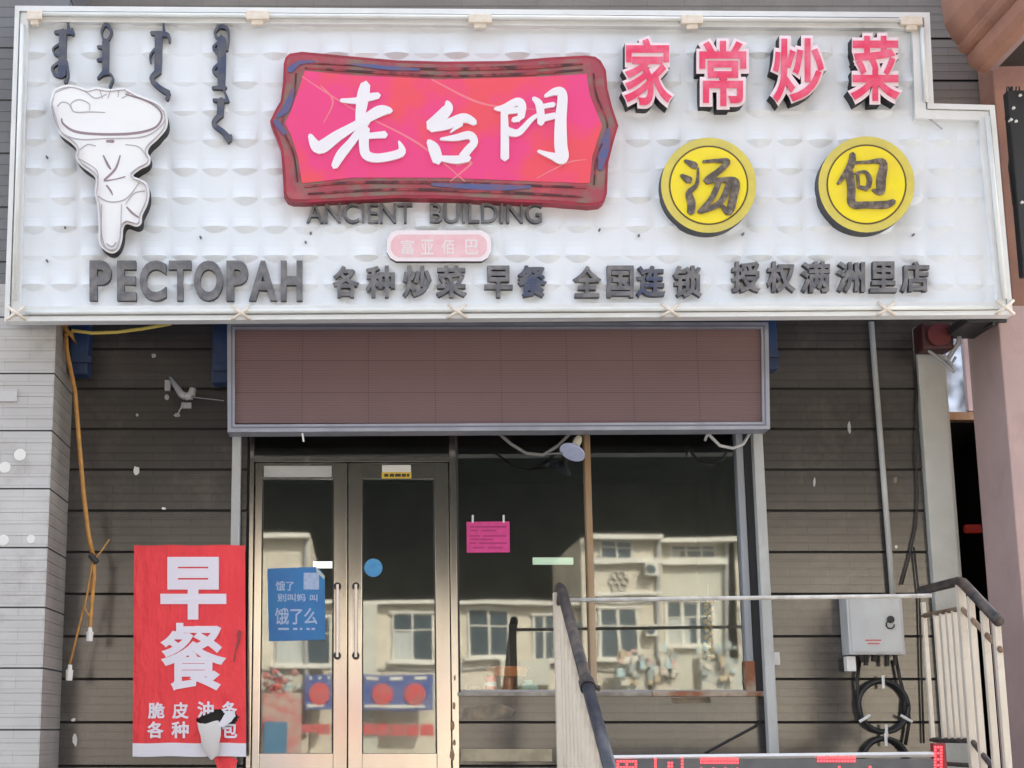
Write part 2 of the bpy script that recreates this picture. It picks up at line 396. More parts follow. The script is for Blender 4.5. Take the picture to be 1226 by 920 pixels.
WP = 48.6 / 160.5; WZ = Z(465, 0, 200)       # wall boards: height of one, height of a joint
XL, XR = X(-160), X(1128, 560)
xd0, xd1 = X(294), X(547)
xw1 = X(909, 680)
zd = Z(512, 0); ztop = 7.6; zsill = Z(829, 0)
mb = MB()
zup = 3.42; XU = X(1290, 100)
siding(mb, XL, xd0, STREET, zup, 0, WP, WZ)
siding(mb, xw1, XR, STREET, zup, 0, WP, WZ)
siding(mb, xd0, xw1, zd, zup, 0, WP, WZ)
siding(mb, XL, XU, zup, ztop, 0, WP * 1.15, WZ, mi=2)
mb.box((XR, .03, zup), (XU, .2, ztop), 1)
siding(mb, xd1, xw1, STREET, zsill - .02, 0, WP, WZ)
# solid backing, reveals
for lo, hi in (((XL, .03, STREET), (xd0, .2, ztop)), ((xw1, .03, STREET), (XR, .2, ztop)), ((xd0, .03, zd), (xw1, .2, ztop)), ((xd1, .03, STREET), (xw1, .2, zsill - .02))):
    mb.box(lo, hi, 1)
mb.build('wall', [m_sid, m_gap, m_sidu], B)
mb = MB(); mb.box((XL, .2, STREET), (XL + .2, 8, ztop)); mb.box((XR - .2, .2, STREET), (XR, 8, ztop)); mb.box((XL, 8, STREET), (XR, 8.2, ztop)); mb.build('back_wall', m_sid, B)
mb = MB(); mb.box((XL - .1, -.1, ztop), (XR, 8.3, ztop + .2)); mb.build('roof', m_dark, B)
# interior
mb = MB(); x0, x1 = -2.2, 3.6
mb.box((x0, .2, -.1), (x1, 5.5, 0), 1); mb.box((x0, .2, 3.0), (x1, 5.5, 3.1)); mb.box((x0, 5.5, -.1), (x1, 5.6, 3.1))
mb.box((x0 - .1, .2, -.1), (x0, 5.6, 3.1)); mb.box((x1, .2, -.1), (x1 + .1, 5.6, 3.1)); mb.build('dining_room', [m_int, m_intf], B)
# left corner pillar in grey boards (0.72 m deep)
PY = -.72; PP = 71 / 175.; PZ = Z(447, PY, 40)
xp1 = X(57.5, 640, PY); xp0 = X(-190, 640, PY)
zsp = Z(340, PY, 40)
mb = MB()
siding(mb, xp0, xp1, STREET, zsp, PY, PP, PZ, rd=.005, g=.009, dep=.012)
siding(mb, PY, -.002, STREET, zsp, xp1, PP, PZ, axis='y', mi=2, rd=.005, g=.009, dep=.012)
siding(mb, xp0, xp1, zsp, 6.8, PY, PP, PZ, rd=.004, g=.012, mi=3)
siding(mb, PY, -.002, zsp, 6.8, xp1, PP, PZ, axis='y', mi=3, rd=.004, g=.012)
mb.box((xp0, PY + .03, STREET), (xp1 - .03, -.01, 6.8), 1)
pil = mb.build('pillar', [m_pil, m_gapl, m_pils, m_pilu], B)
for px, py, r in ((24, 545, 9), (6, 560, 8.5), (4, 647, 8), (37, 646, 6.5)):
    q = MB(); rr = r * .82 / 175
    q.lathe(P(px, py, PY) , (0, -1, 0), [(0, rr), (.003, rr), (.005, rr * .9), (.0055, rr * .2), (.004, 0)], 18)
    q.build('round_cap', m_tie, pil, smooth=False)
q = MB(); q.pbox(-6, 466, 20, 481, PY - .012, .012); q.build('patch_plate', m_pil, pil)
# right end pilaster
q = MB(); q.bevbox((X(1108, 560, -.07), -.07, STREET), (X(1139, 560, -.07), .3, 3.35), .006); q.box((X(1139, 560, -.07) - .002, -.03, STREET), (X(1144, 560, -.07), .3, 3.35))
q.build('pilaster', mat('dirty_pilaster', (.52,.52,.47), .7, c2=(.44,.44,.40), scale=3, bump=.3, bscale=30, dirt=(.28,.26,.22), dirt_amt=.5), B)
# glue patches, screws and scars on the boards
def blot(name, pts, Y, m, parent=B, th=.003):
    q = MB(); q.prism(pts, Y - th, Y - .0002); return q.build(name, m, parent)
def blob(px, py, rx, ry, n=9):
    return [(px + rx * math.cos(a * 2 * math.pi / n) * random.uniform(.7, 1.15), py + ry * math.sin(a * 2 * math.pi / n) * random.uniform(.7, 1.15)) for a in range(n)]
for px, py, rx, ry, m in ((163, 564, 4.5, 6, m_tie), (196, 609, 3, 2, m_tie), (184, 426, 3, 3, m_cctv), (200, 476, 3.2, 3.5, m_cctv), (164, 497, 2, 2, m_cctv),
                          (212, 497, 4, 2.5, m_cctv), (1017, 512, 2, 8, m_cctv), (1072, 575, 2.6, 5, m_patch), (975, 578, 1.6, 6, m_cctv), (90, 886, 3, 8, m_tie), (88, 862, 3, 2, m_tie), (1073, 655, 2, 2, m_tie)):
    blot('scrap', blob(px, py, rx, ry), -.001, m)
blot('stain_patch', [(556, 848), (600, 843), (617, 850), (612, 858), (580, 862), (552, 862)], -.001, m_patch)
blot('stain_patch', [(803, 836), (850, 835), (852, 842), (806, 843)], -.001, m_patch)
q = MB(); q.pbox(552, 897, 661, 912, -.02, .02, 0, .003); q.build('kick_board', mat('beige_board', (.50,.42,.28), .8, c2=(.34,.28,.19), scale=8), B)

# door set ----------------------------------------------------------
DY = .02
fr = MB()
def vbar(mb, x0, x1, y0, y1, Yf, th, mi=0): mb.pbox(x0, y0, x1, y1, Yf, th, mi, .004)
def zbar(mb, px0, px1, z0, z1, Yf, th, mi=0, pyr=700):
    mb.bevbox((X(px0, pyr, Yf), Yf, z0), (X(px1, pyr, Yf), Yf + th, z1), .004, mi)
zt0, zt1 = Z(554, DY, 420), Z(547, DY, 420)
zbar(fr, 297, 302.5, 0, zd, DY - .035, .1); zbar(fr, 539.5, 547.5, 0, zd, DY - .035, .1)
mb_ = fr; mb_.bevbox((X(302, 700, DY), DY - .03, zt0), (X(540, 700, DY), DY + .06, zt1), .004)
mb_.box((X(290), DY + .03, 0), (X(297.2), DY + .12, zd), 1)
DF = fr.build('door_frame', [m_steel, m_dark], B)
def pane(name, x0, x1, z0, z1, Y, m, parent, tilt=0.):
    q = MB(); xc, zc = (x0 + x1) / 2, (z0 + z1) / 2; hw, hh = (x1 - x0) / 2, (z1 - z0) / 2
    q.add([(xc - hw, Y, zc - hh), (xc + hw, Y, zc - hh), (xc + hw, Y, zc + hh), (xc - hw, Y, zc + hh)], [(0, 1, 2, 3)])
    return q.build(name, m, parent)
pane('transom_pane', X(302), X(540), zt1, zd, DY + .03, m_glassd, DF)
def leaf(x0, g0, g1, x1, hx, nm):
    d = MB(); z1 = zt0 - .006; zb = Z(902, DY, 420); zt = Z(574, DY, 420)
    xx = [X(v, 740, DY) for v in (x0, g0, g1, x1)]
    d.bevbox((xx[0], DY - .02, .03), (xx[1], DY + .03, z1), .005); d.bevbox((xx[2], DY - .02, .03), (xx[3], DY + .03, z1), .005)
    d.bevbox((xx[1] - .001, DY - .017, .03), (xx[2] + .001, DY + .027, zb), .004); d.bevbox((xx[1] - .001, DY - .017, zt), (xx[2] + .001, DY + .027, z1), .004, 0)
    # rubber glazing bead
    for a, b in ((xx[1] - .002, xx[1] + .008), (xx[2] - .008, xx[2] + .002)): d.box((a, DY - .012, zb), (b, DY + .022, zt), 1)
    lf = d.build('door_leaf', [m_steel, m_dark], B)
    pane('glass_pane', xx[1] + .004, xx[2] - .004, zb, zt, DY + .005, m_glassd, lf)
    h = MB(); pt = P(hx, 700, DY - .07); pb = P(hx, 787, DY - .07)
    h.tube([(pt.x, DY - .07, pt.z), (pt.x, DY - .07, pb.z)], .0145, 12)
    for zz in (pt.z - .012, pb.z + .012):
        h.tube([(pt.x, DY - .022, zz), (pt.x, DY - .08, zz)], .027, 14, 1)
    h.build('handle', [mat('pale_handle', (.72,.62,.55), .3, .5), m_rub], lf, smooth=False)
    return lf
L1 = leaf(303.5, 312.5, 399, 415.6, 404, 'a'); L2 = leaf(416.6, 433.5, 521.5, 538.5, 426, 'b')
q = MB(); q.pbox(316, 558, 397, 571.5, DY - .0205, .003); q.build('pale_film', mat('film_grey', (.5,.5,.5), .4, .3, c2=(.36,.38,.42), scale=3), L1)

# shop window --------------------------------------------------------
wz0, wz1 = zsill, zd
WI = MB()
WI.box((X(548), .02, wz0 - .0), (X(905, 680), .10, wz0 + .018)); WI.box((X(548), .02, wz1 - .012), (X(905, 680), .10, wz1 + .02))
WI.box((X(547.8), .012, wz0), (X(550), .09, wz1), 1); WI.box((X(898, 680), .012, wz0), (xw1 + .01, .16, wz1), 1)
win = WI.build('window', [m_alu, m_dark], B)
pane('left_glass', X(549.5), X(703.5), wz0, wz1, .055, m_glass, win); pane('right_glass', X(711), X(891, 680), wz0, wz1, .05, m_glass, win)
q = MB(); xm0, xm1 = X(704, 700), X(711.5, 700); q.bevbox((xm0, -.012, wz0), (xm1, .09, wz1), .006); q.build('mullion', m_wood, win)
q = MB(); q.bevbox((X(888.5, 690), -.01, wz0), (X(897, 690), .09, wz1), .005); rf = q.build('jamb', m_winf, win)
q = MB(); q.bevbox((X(888, 690) - .006, -.014, wz0), (X(898, 690), .088, wz0 + .22), .005); q.build('rusty_foot', m_rust, win)
q = MB(); q.bevbox((X(546), -.035, wz0 - .028), (X(775), .05, wz0 + .001), .006); q.build('sill', m_sill, win)
q = MB(); q.bevbox((X(775) + .001, -.04, wz0 - .03), (X(912), .05, wz0 + .006), .006); q.build('rusty_sill_end', m_rust, win)

# ------------------------------------------------------------------ the white signboard
SY = -.95
S = empty('shop_signboard', (2.0, SY, Z(380, SY)), 'large white quilted restaurant signboard with red plaque, yellow discs and grey lettering above the door', 'signboard')
OUT = [(18, 7), (1113, 15), (1118, 124), (1191, 126), (1213, 377), (5, 385)]
INN = [(34, 26), (1092, 34), (1096, 142), (1173, 144), (1195, 361), (24, 367)]
mb = MB(); mb.prism(OUT, SY + .045, SY + .16); mb.build('backing', m_frame, S)
def inside(x, y, poly):
    c = False; n = len(poly)
    for i in range(n):
        (xa, ya), (xb, yb) = poly[i], poly[i - 1]
        if (ya > y) != (yb > y) and x < (xb - xa) * (y - ya) / (yb - ya) + xa: c = not c
    return c
# quilted tiles: each swells towards its lower edge and steps back to the next row
mb = MB(); TW, TH = 36.2, 34.6
US = [i / 14 for i in range(15)]; VS = [0, .04, .08, .12, .16, .20, .24, .28, .34, .5, .7, .85, .94, 1]
ncol, nrow = 34, 10
TRIM = [(26, 16), (1102, 24), (1106, 134), (1182, 136), (1204, 369), (14, 376)]
AMP = {}
def amp(c, r):
    if (c, r) not in AMP:
        D, v0 = .033 * random.uniform(.8, 1.15), .24 * random.uniform(.85, 1.15)
        if r < 4 and (c + r) % 2 == 0: D *= .4; v0 *= .7
        if random.random() < .22: D *= .3; v0 *= .7
        AMP[c, r] = (D, v0)
    return AMP[c, r]
for r in range(-1, nrow):
    for c in range(-1, ncol):
        x0, y0 = 22 + c * TW, 30 + r * TH
        if not any(inside(x0 + i * TW, y0 + j * TH, OUT) for i in (0, .5, 1) for j in (0, .5, 1)): continue
        vs_, fs = [], []
        for v in VS:
            for u in US:
                k_ = max(0, 1 - ((2*u - 1) / .88) ** 2)
                D0, e0 = amp(c, r); D1, _ = amp(c, r + 1); e = e0 * k_
                h = D1 * k_ * v ** 4 + (D0 * k_ * (1 - v / e) if e > 1e-3 and v < e else 0)
                p = P(x0 + u * TW, y0 + v * TH, SY)
                vs_.append((p.x, SY - h - .004 * math.sin(math.pi * v) * math.sin(math.pi * u), p.z))
        nu = len(US)
        for j in range(len(VS) - 1):
            for i in range(nu - 1):
                if inside(x0 + (US[i] + US[i+1]) / 2 * TW, y0 + (VS[j] + VS[j+1]) / 2 * TH, TRIM):
                    q_ = j * nu + i; fs.append((q_, q_ + nu, q_ + nu + 1, q_ + 1))
        if fs: mb.add(vs_, fs)
mb.build('quilted_panel', m_white, S)
# frame: stepped aluminium profile round the outline
fr = MB(); n = 6
for k in range(n):
    a, b = OUT[k], OUT[(k + 1) % n]; c, d = INN[(k + 1) % n], INN[k]
    mid = lambda p, q, t: (p[0] + (q[0] - p[0]) * t, p[1] + (q[1] - p[1]) * t)
    fr.prism([a, b, mid(b, c, .32), mid(a, d, .32)], SY - .075, SY + .02)
    fr.prism([mid(a, d, .32), mid(b, c, .32), mid(b, c, .42), mid(a, d, .42)], SY - .045, SY + .02, 1, 1)
    fr.prism([mid(a, d, .42), mid(b, c, .42), c, d], SY - .06, SY + .02)
fr.build('sign_frame', [m_frame, mat('frame_groove', (.60,.60,.59), .5)], S)
def edge_tube(pts):
    q = MB(); q.tube([P(x, y, SY - .085) for x, y in pts], .017, 10); q.build('edge_tube', mat('milky_tube', (.78,.79,.77), .3, c2=(.70,.71,.68), scale=4), S, smooth=True)
edge_tube([(40, 17), (1085, 25)]); edge_tube([(30, 374), (280, 373), (560, 371), (820, 370), (1190, 368)])
edge_tube([(27, 30), (17, 360)]); edge_tube([(1104, 34), (1109, 122)]); edge_tube([(1182, 140), (1203, 358)])
for px, py, w, h in ((41, 18, 9, 9), (308, 18, 14, 9), (575, 22, 14, 9), (829, 23, 13, 9), (1092, 24, 13, 9)):
    q = MB(); q.pbox(px - w, py - h * .6, px + w, py + h * .55, SY - .115, .06, 0, .008); q.pbox(px - w * .5, py + h * .4, px + w * .5, py + h * 1.3, SY - .1, .04, 0, .006); q.build('clip', m_cream, S)
for px, py in ((20, 376), (289, 376), (548, 374), (803, 373), (1062, 371), (1204, 369)):
    q = MB()
    for dx0, dx1, dd in ((-12, 10, .108), (10, -12, .114)):
        q.tube([P(px + dx0, py + 7, SY - .07), P(px + dx0 * .5, py + 3, SY - dd), P(px, py - 1, SY - dd - .006), P(px + dx1 * .5, py - 5, SY - dd), P(px + dx1 * .9, py - 9, SY - .07)], .011, 8)
    q.build('strap', m_cream, S, smooth=True)
for px, py in ((56, 188), (78, 273), (240, 284), (56, 312), (100, 372), (366, 290), (765, 282), (890, 280), (1094, 281), (1101, 46), (1101, 108), (1180, 137), (1181, 186), (1190, 270), (718, 275), (372, 279)):
    q = MB(); q.lathe(P(px, py, SY - .03), (0, -1, 0), [(-.03, .007), (.008, .008), (.012, .004)], 8); q.build('screw', m_letter, S)
# electric lead hanging from the notch
q = MB(); q.tube([P(1108, 140, SY - .03), P(1118, 146, SY - .06), P(1128, 155, SY - .04)], .006, 6); q.build('lead', m_cctv, S)
# blue brackets behind the board
for x0, x1, y0, y1 in ((84, 106, 380, 448), (254, 276, 380, 458), (912, 931, 380, 442)):
    q = MB(); q.pbox(x0, y0, x1, y1, -.30, .16, 0, .01); q.pbox(x0 + 1, y1 - 22, x1 + 3, y1 - 14, -.33, .05, 0, .005)
    zt = Z(380, SY) + .3; xa, xb = X(x0, 415, -.3), X(x1, 415, -.3); q.box((xa + .03, SY + .17, zt), (xb - .03, -.16, zt + .07)); q.box((xa + .03, -.22, Z(384, -.3)), (xb - .03, -.15, zt + .002)); q.build('blue_bracket', m_bblue, S)
zs = Z(200, SY)
for x in (-1.6, .5, 2.6, 4.0):
    q = MB(); q.box((x, SY + .165, zs), (x + .06, -.02, zs + .06)); q.box((x, SY + .165, zs + .9), (x + .06, -.02, zs + .96)); q.build('support_arm', m_bblue, S)

# red plaque
PL = [(80,100),(86,78),(100,66),(140,60),(300,75),(450,88),(600,92),(800,90),(950,78),(1060,72),(1090,76),(1107,88),(1125,120),(1130,180),(1145,240),(1165,300),(1150,350),(1132,420),(1128,520),(1120,545),(1105,556),(1070,560),(950,550),(800,545),(600,535),(450,533),(300,540),(150,548),(110,547),(92,540),(80,520),(77,450),(70,370),(45,310),(36,285),(55,245),(70,220),(78,160)]
z2 = lambda p: (310 + p[0] / 2.707, 40 + p[1] / 2.707)
def smooth(pts, k=5):
    n = len(pts); out = []
    for i in range(n):
        a, b, c, d = pts[i-1], pts[i], pts[(i+1) % n], pts[(i+2) % n]
        for q_ in range(k):
            t = q_ / k; out.append(tuple(.5 * (2*b[j] + (c[j]-a[j])*t + (2*a[j]-5*b[j]+4*c[j]-d[j])*t*t + (3*b[j]-a[j]-3*c[j]+d[j])*t**3) for j in range(2)))
    return out
def inset(pts, t):
    n = len(pts); out = []
    for i in range(n):
        x0, y0 = pts[i-1]; x1, y1 = pts[(i+1) % n]; dx, dy = x1 - x0, y1 - y0; h = math.hypot(dx, dy)
        out.append((pts[i][0] - dy / h * t, pts[i][1] + dx / h * t))
    return out
mb = MB(); mb.prism([z2(p) for p in PL], SY - .105, SY, 0, 1); PQ = mb.build('plaque', [m_maroon, m_maroon], S)
tag(PQ, 'red name plaque with a pointed curved outline and white brush characters')
mb = MB(); mb.prism([z2(p) for p in inset(PL, 9)], SY - .108, SY - .1); mb.build('plaque_border', m_border, PQ)
FI = [(148,122),(300,136),(600,150),(900,141),(1062,132),(1072,200),(1096,260),(1113,300),(1096,350),(1080,400),(1072,486),(900,480),(600,468),(300,468),(140,486),(126,400),(104,330),(84,292),(104,250),(122,200)]
mb = MB(); mb.prism([z2(p) for p in FI], SY - .112, SY - .104); mb.build('plaque_field', m_field, PQ)
mb = MB()
for pts in ([(150,112,5),(400,128,8),(600,138,6),(850,132,9),(1050,118,5)], [(150,497,6),(300,484,8),(600,484,9),(900,494,7),(1060,500,5)], [(140,95,4),(400,108,4),(620,116,9),(900,108,12),(1050,98,4)], [(160,520,5),(450,506,8),(800,516,9),(1050,530,4)],
            [(120,130,5),(112,200,6),(75,290,5),(112,390,6),(125,480,5)], [(1085,130,5),(1094,200,6),(1130,300,5),(1096,400,6),(1086,490,5)]):
    mb.stroke(pts, SY - .114, SY - .104, (310, 40), 2.707, k0=.0002 * len(mb.v) / 100)
mb.build('plaque_lines', mat('dark_print_line', (.07,.02,.025), .6, c2=(.35,.05,.06), scale=9, contrast=(.45,.6)), PQ)
for pts in ([(52,285,18),(66,300,20),(84,325,14)], [(60,270,10),(90,240,24),(112,180,8)], [(1106,440,14),(1120,370,34),(1132,310,10)], [(560,490,10),(760,500,20),(880,498,8)], [(100,120,20),(130,96,14),(180,92,8)], [(300,100,6),(420,112,14),(520,118,6)]):
    mb = MB(); mb.stroke(pts, SY - .1155, SY - .104, (310, 40), 2.707); mb.build('blue_patch', m_blue, PQ)
mb = MB()
for pts in ([(140,140,3),(230,200,5),(330,260,4),(520,360,7),(690,500,3)], [(560,150,4),(700,220,7),(800,240,4),(960,250,2)], [(640,430,4),(690,420,8),(620,480,3)], [(200,170,3),(240,220,6),(210,290,3)], [(900,470,3),(1000,420,5),(1060,410,2)]):
    mb.stroke(pts, SY - .1125, SY - .104, (310, 40), 2.707, k0=.0002 * len(mb.v) / 100)
mb.build('plaque_cracks', m_field2, PQ)
def brush(name, strokes, org, sc, d, mats, parent, th=.012):
    q = MB()
    for k, s in enumerate(strokes): q.stroke(s, SY - d - th, SY - d + .004, org, sc, 0, 1, k0=k * .0006)
    return q.build(name, mats, parent)
m_pw = mat('white_brush', (.84,.80,.83), .45)
LAO = [[(330,240,30),(450,243,52),(560,215,62),(635,200,50)], [(528,110,80),(510,200,100),(490,330,85),(485,400,80)], [(75,525,36),(150,625,105),(300,530,88),(470,430,66),(640,330,92),(735,325,44)],
       [(540,400,66),(430,560,66),(330,680,78),(275,780,56)], [(560,530,48),(690,520,58)], [(520,470,88),(515,600,80),(535,685,78),(620,712,72),(760,690,70),(825,655,66),(800,575,14)]]
TAI = [[(217,165,30),(222,215,76),(155,290,88),(95,345,90)], [(95,350,78),(220,330,76),(340,285,70),(420,320,46)], [(240,390,10),(320,325,40)], [(80,455,36),(120,510,84),(148,600,76)],
       [(170,440,20),(280,430,48),(380,412,60),(415,462,56),(370,520,60),(330,570,62)], [(170,580,40),(280,592,60),(375,580,50)]]
MEN = [[(635,220,50),(640,400,60),(640,580,62)], [(568,216,22),(640,210,56),(730,165,58),(766,195,62),(758,280,52)], [(660,240,34),(760,222,50)], [(700,300,36),(745,290,46)], [(660,382,62),(740,392,50),(830,300,36),(880,265,30)],
       [(850,140,30),(890,180,56),(903,250,56),(905,325,50)], [(920,200,34),(1000,186,36)], [(910,290,50),(1010,268,46)], [(935,125,22),(1010,92,56),(1062,115,70),(1050,300,84),(1050,480,94),(1060,580,88),(985,565,50),(885,530,22)]]
brush('brush_character', LAO, (360, 85), 6.81, .112, [m_pw, m_pw], PQ); brush('brush_character', TAI, (500, 95), 6.13, .112, [m_pw, m_pw], PQ); brush('brush_character', MEN, (500, 95), 6.13, .112, [m_pw, m_pw], PQ)

# yellow discs
def disc(cx, cy, rx, strokes, label):
    def el(t): return [(cx + rx * t * math.cos(a), cy + rx * t * math.sin(a)) for a in [2 * math.pi * k / 48 for k in range(48)]]
    q = MB(); q.prism(el(1), SY - .11, SY, 0, 1); d = q.build('round_plate', [m_yelr, m_lside], S); tag(d, label)
    q = MB(); q.prism(el(.835), SY - .1125, SY - .108); q.build('thin_ring', m_brown, d)
    q = MB(); q.prism(el(.80), SY - .115, SY - .108); q.build('yellow_face', m_yel, d)
    brush('brush_character', strokes, (780, 150), 3.715, .115, [m_char, m_char], d, .01)
    return d
TANG = [[(150,158,14),(188,178,32),(196,188,20)], [(133,222,14),(165,244,34),(172,252,20)], [(208,190,8),(202,262,18),(168,300,28),(178,345,36),(176,388,34)],
        [(230,162,12),(290,158,16),(338,162,26),(305,200,26),(245,248,28),(300,244,20),(372,252,34),(364,320,36),(345,385,34),(310,355,12)], [(300,255,26),(265,330,26),(208,385,12)], [(345,262,28),(305,345,28),(215,388,16)]]
BAO = [[(895,128,26),(886,180,34),(830,260,12)], [(895,168,14),(960,164,14),(1030,165,30),(1022,240,42),(1018,295,34),(985,288,12)], [(905,215,10),(950,208,14),(970,240,24),(965,275,22)], [(918,218,14),(922,272,12)], [(920,276,14),(960,282,22)], [(880,205,34),(890,280,36),(894,350,34),(960,355,30),(1040,354,34),(1078,340,24)]]
disc(848.5, 222, 57, TANG, 'yellow disc with the left of two characters, a soup sign in brown brush strokes')
disc(1037.5, 221, 57.5, BAO, 'yellow disc with the right of two characters, a bun sign in brown brush strokes')

# emblem: faded outline drawing of a waiter lifting a steaming bun
EM = [(122,320),(128,290),(142,265),(185,250),(225,256),(262,266),(290,258),(312,262),(345,266),(395,262),(440,284),(490,303),(530,325),(552,362),(552,408),(522,448),(490,478),(482,500),(492,520),(486,545),(455,562),(428,584),(446,594),(478,612),(488,650),(480,692),(462,730),(458,760),(440,772),(405,763),(392,780),(388,820),(374,858),(350,870),(322,858),(302,830),(300,760),(295,690),(286,650),(290,600),(275,578),(237,550),(216,520),(220,490),(200,465),(165,440),(150,418),(136,370)]
e2 = lambda p: (20 + p[0] / 3.067, 20 + p[1] / 3.067)
q = MB(); EM = smooth(EM, 4)
q.prism([e2(p) for p in EM], SY - .12, SY, 0, 1); EB = q.build('emblem_plate', [m_emb, m_black], S); tag(EB, 'white cut-out emblem of a waiter carrying a big bun, drawn in faint lines')
ei = [p for k, p in enumerate(inset(EM, -9 if False else 9)) if k % 2 == 0]
def lines(name, ls, m, d):
    q = MB()
    for k, s in enumerate(ls): q.stroke(s, SY - d - .0015, SY - d + .004, (20, 20), 3.067, k0=k * .0002)
    q.build(name, m, EB)
lines('emblem_lines', [[(165,375,5),(172,395,7),(215,422,9),(300,432,9),(420,430,9),(500,412,8),(530,380,7),(525,345,6),(480,312,5),(400,285,5)], [(318,510,5),(335,545,9),(345,560,6)], [(380,510,5),(362,560,8),(322,600,8)], [(322,604,6),(360,598,4),(398,588,4)], [(330,458,8),(355,458,12)], [(404,700,6),(425,722,8),(448,738,5)], [(330,620,6),(345,640,7),(352,655,4)]], m_line, .12)
lines('emblem_faint_lines', [[(x, y, 2.6) for x, y in ei + ei[:1]], [(150,330,4),(165,315,4),(190,320,4),(205,345,4),(225,352,4),(270,350,4),(325,352,2)], [(205,345,4),(200,320,4),(230,305,4),(265,320,4),(268,345,3)], [(140,280,3),(200,260,4),(250,275,4),(290,300,4),(330,285,3)], [(305,270,4),(315,300,3)], [(345,270,4),(335,300,3)], [(375,270,4),(372,295,3)], [(395,268,5),(410,285,4),(385,300,3)],
      [(135,300,3),(130,340,4),(160,420,3),(225,450,4),(330,448,3),(470,440,4),(540,390,3),(540,345,3)], [(232,490,3),(260,470,3),(290,475,3)], [(400,470,3),(450,480,3),(480,520,3)], [(225,520,3),(290,560,3),(300,600,3)], [(300,660,3),(340,680,4),(400,670,3),(450,610,3)], [(312,690,3),(312,800,4),(330,850,3),(365,850,3),(380,800,3),(385,690,3)], [(330,835,5),(350,845,5),(365,830,4)], [(400,690,3),(430,650,3),(470,640,3)]], m_linef, .12)

# vertical script words
MON = [[[(80,95,20),(130,92,28),(190,95,26)], [(160,32,8),(162,90,16)], [(185,70,12),(190,110,16)], [(130,90,45),(126,200,45),(122,360,48)], [(110,165,12),(70,195,12),(78,228,12),(105,240,12)], [(112,275,16),(66,310,16),(75,350,16),(112,366,22)], [(148,270,16),(160,360,14),(142,405,20)]],
       [[(390,40,24),(425,85,16),(412,130,14),(392,148,18)], [(390,40,20),(366,85,14),(372,130,12),(392,148,18)], [(390,150,42),(390,240,40),(388,345,40)], [(342,183,16),(382,190,26)], [(340,265,16),(382,258,26)], [(390,335,36),(365,355,22),(342,378,12)], [(370,355,12),(415,350,12),(434,380,12),(415,432,14)]],
       [[(668,98,20),(720,105,32),(770,112,26),(780,155,10)], [(742,26,8),(748,100,18)], [(715,110,45),(712,230,45),(708,345,42)], [(692,195,14),(664,235,12),(664,280,8)], [(705,340,38),(672,380,28),(715,430,28),(776,468,34)], [(776,468,20),(765,505,22)]],
       [[(1098,58,26),(1136,75,18),(1142,140,12),(1132,205,14)], [(1080,60,24),(1058,100,14),(1080,140,16)], [(1098,130,52),(1100,260,52),(1098,432,46)], [(1080,155,14),(1050,190,16),(1084,232,14)], [(1082,285,14),(1050,328,18),(1084,368,14)], [(1045,435,18),(1122,432,26)], [(1112,445,12),(1136,505,16)], [(1050,510,18),(1140,515,22)], [(1096,510,44),(1090,610,40)], [(1088,605,34),(1052,655,28),(1110,705,28),(1148,750,42)], [(1158,725,14),(1140,768,18)]]]
for w in MON: brush('script_word', w, (50, 20), 5.108, .02, [m_letterb, m_lside], S, .03)

# lettering
for ch, x0, y0, x1, y1 in (('家',744,42,808,130), ('常',834,45,897,131), ('炒',922,42,990,127), ('菜',1015,39,1081,125)):
    c = put_text(ch, (x0, y0, x1, y1), SY, .115, [m_pinkrim, m_black], S, 'raised_character', .085)
    put_text(ch, (x0 + 3.4, y0 + 4, x1 - 3.4, y1 - 4), SY - .1165, .004, [m_red, m_red], c, 'red_face', .02)
row = [('各',398,430), ('种',438,473), ('炒',482,517), ('菜',522,559), ('早',580,614), ('餐',620,655), ('全',686,720), ('国',727,759), ('连',762,797), ('锁',806,841)]
for ch, x0, x1 in row: put_text(ch, (x0, 318, x1, 356), SY, .05, [m_letterb if ch in '餐连' else m_letter, m_lside], S, 'grey_character', .03)
for ch, x0, x1 in (('授',876,911), ('权',918,953), ('满',959,994), ('洲',1002,1036), ('里',1042,1074), ('店',1079,1113)):
    put_text(ch, (x0, 313, x1, 350), SY, .05, [m_letter, m_lside], S, 'grey_character', .03)
for ch, x0, x1 in (('P',107,133), ('E',140,163), ('C',167,199), ('T',202,229), ('O',232,267), ('P',271,297), ('A',298,332), ('H',336,362)):
    put_text(ch, (x0, 312, x1, 360), SY, .052, [m_letter, m_lside], S, 'grey_letter', .04)
put_text('ANCIENT', (367, 243, 494, 267), SY, .046, [m_letter, m_lside], S, 'thin_word', .004)
put_text('BUILDING', (515, 243, 649, 267), SY, .046, [m_letter, m_lside], S, 'thin_word', .004)
# little pink plate
q = MB(); oc = lambda x0, y0, x1, y1, c: [(x0 + c, y0), (x1 - c, y0), (x1 - c * .4, y0 + c * .35), (x1, y0 + c), (x1, y1 - c), (x1 - c * .4, y1 - c * .35), (x1 - c, y1), (x0 + c, y1), (x0 + c * .4, y1 - c * .35), (x0, y1 - c), (x0, y0 + c), (x0 + c * .4, y0 + c * .35)]
q.prism(oc(463, 276, 588, 313, 11), SY - .05, SY, 0, 1); sp = q.build('pink_plate', [mat('plate_rim', (.85,.76,.78), .5), m_lside], S)
q = MB(); q.prism(oc(468, 281, 583, 308, 9), SY - .053, SY - .048); q.build('pink_face', mat('faded_pink', (.80,.46,.50), .5, c2=(.82,.56,.58), scale=14), sp)
for ch, x0, x1 in (('富', 480, 496), ('亚', 504, 519), ('佰', 529, 544), ('巴', 557, 573)):
    put_text(ch, (x0, 287, x1, 305), SY - .052, .003, [mat('plate_writing', (.80,.72,.71), .6)] * 2, sp, 'worn_character', .012)

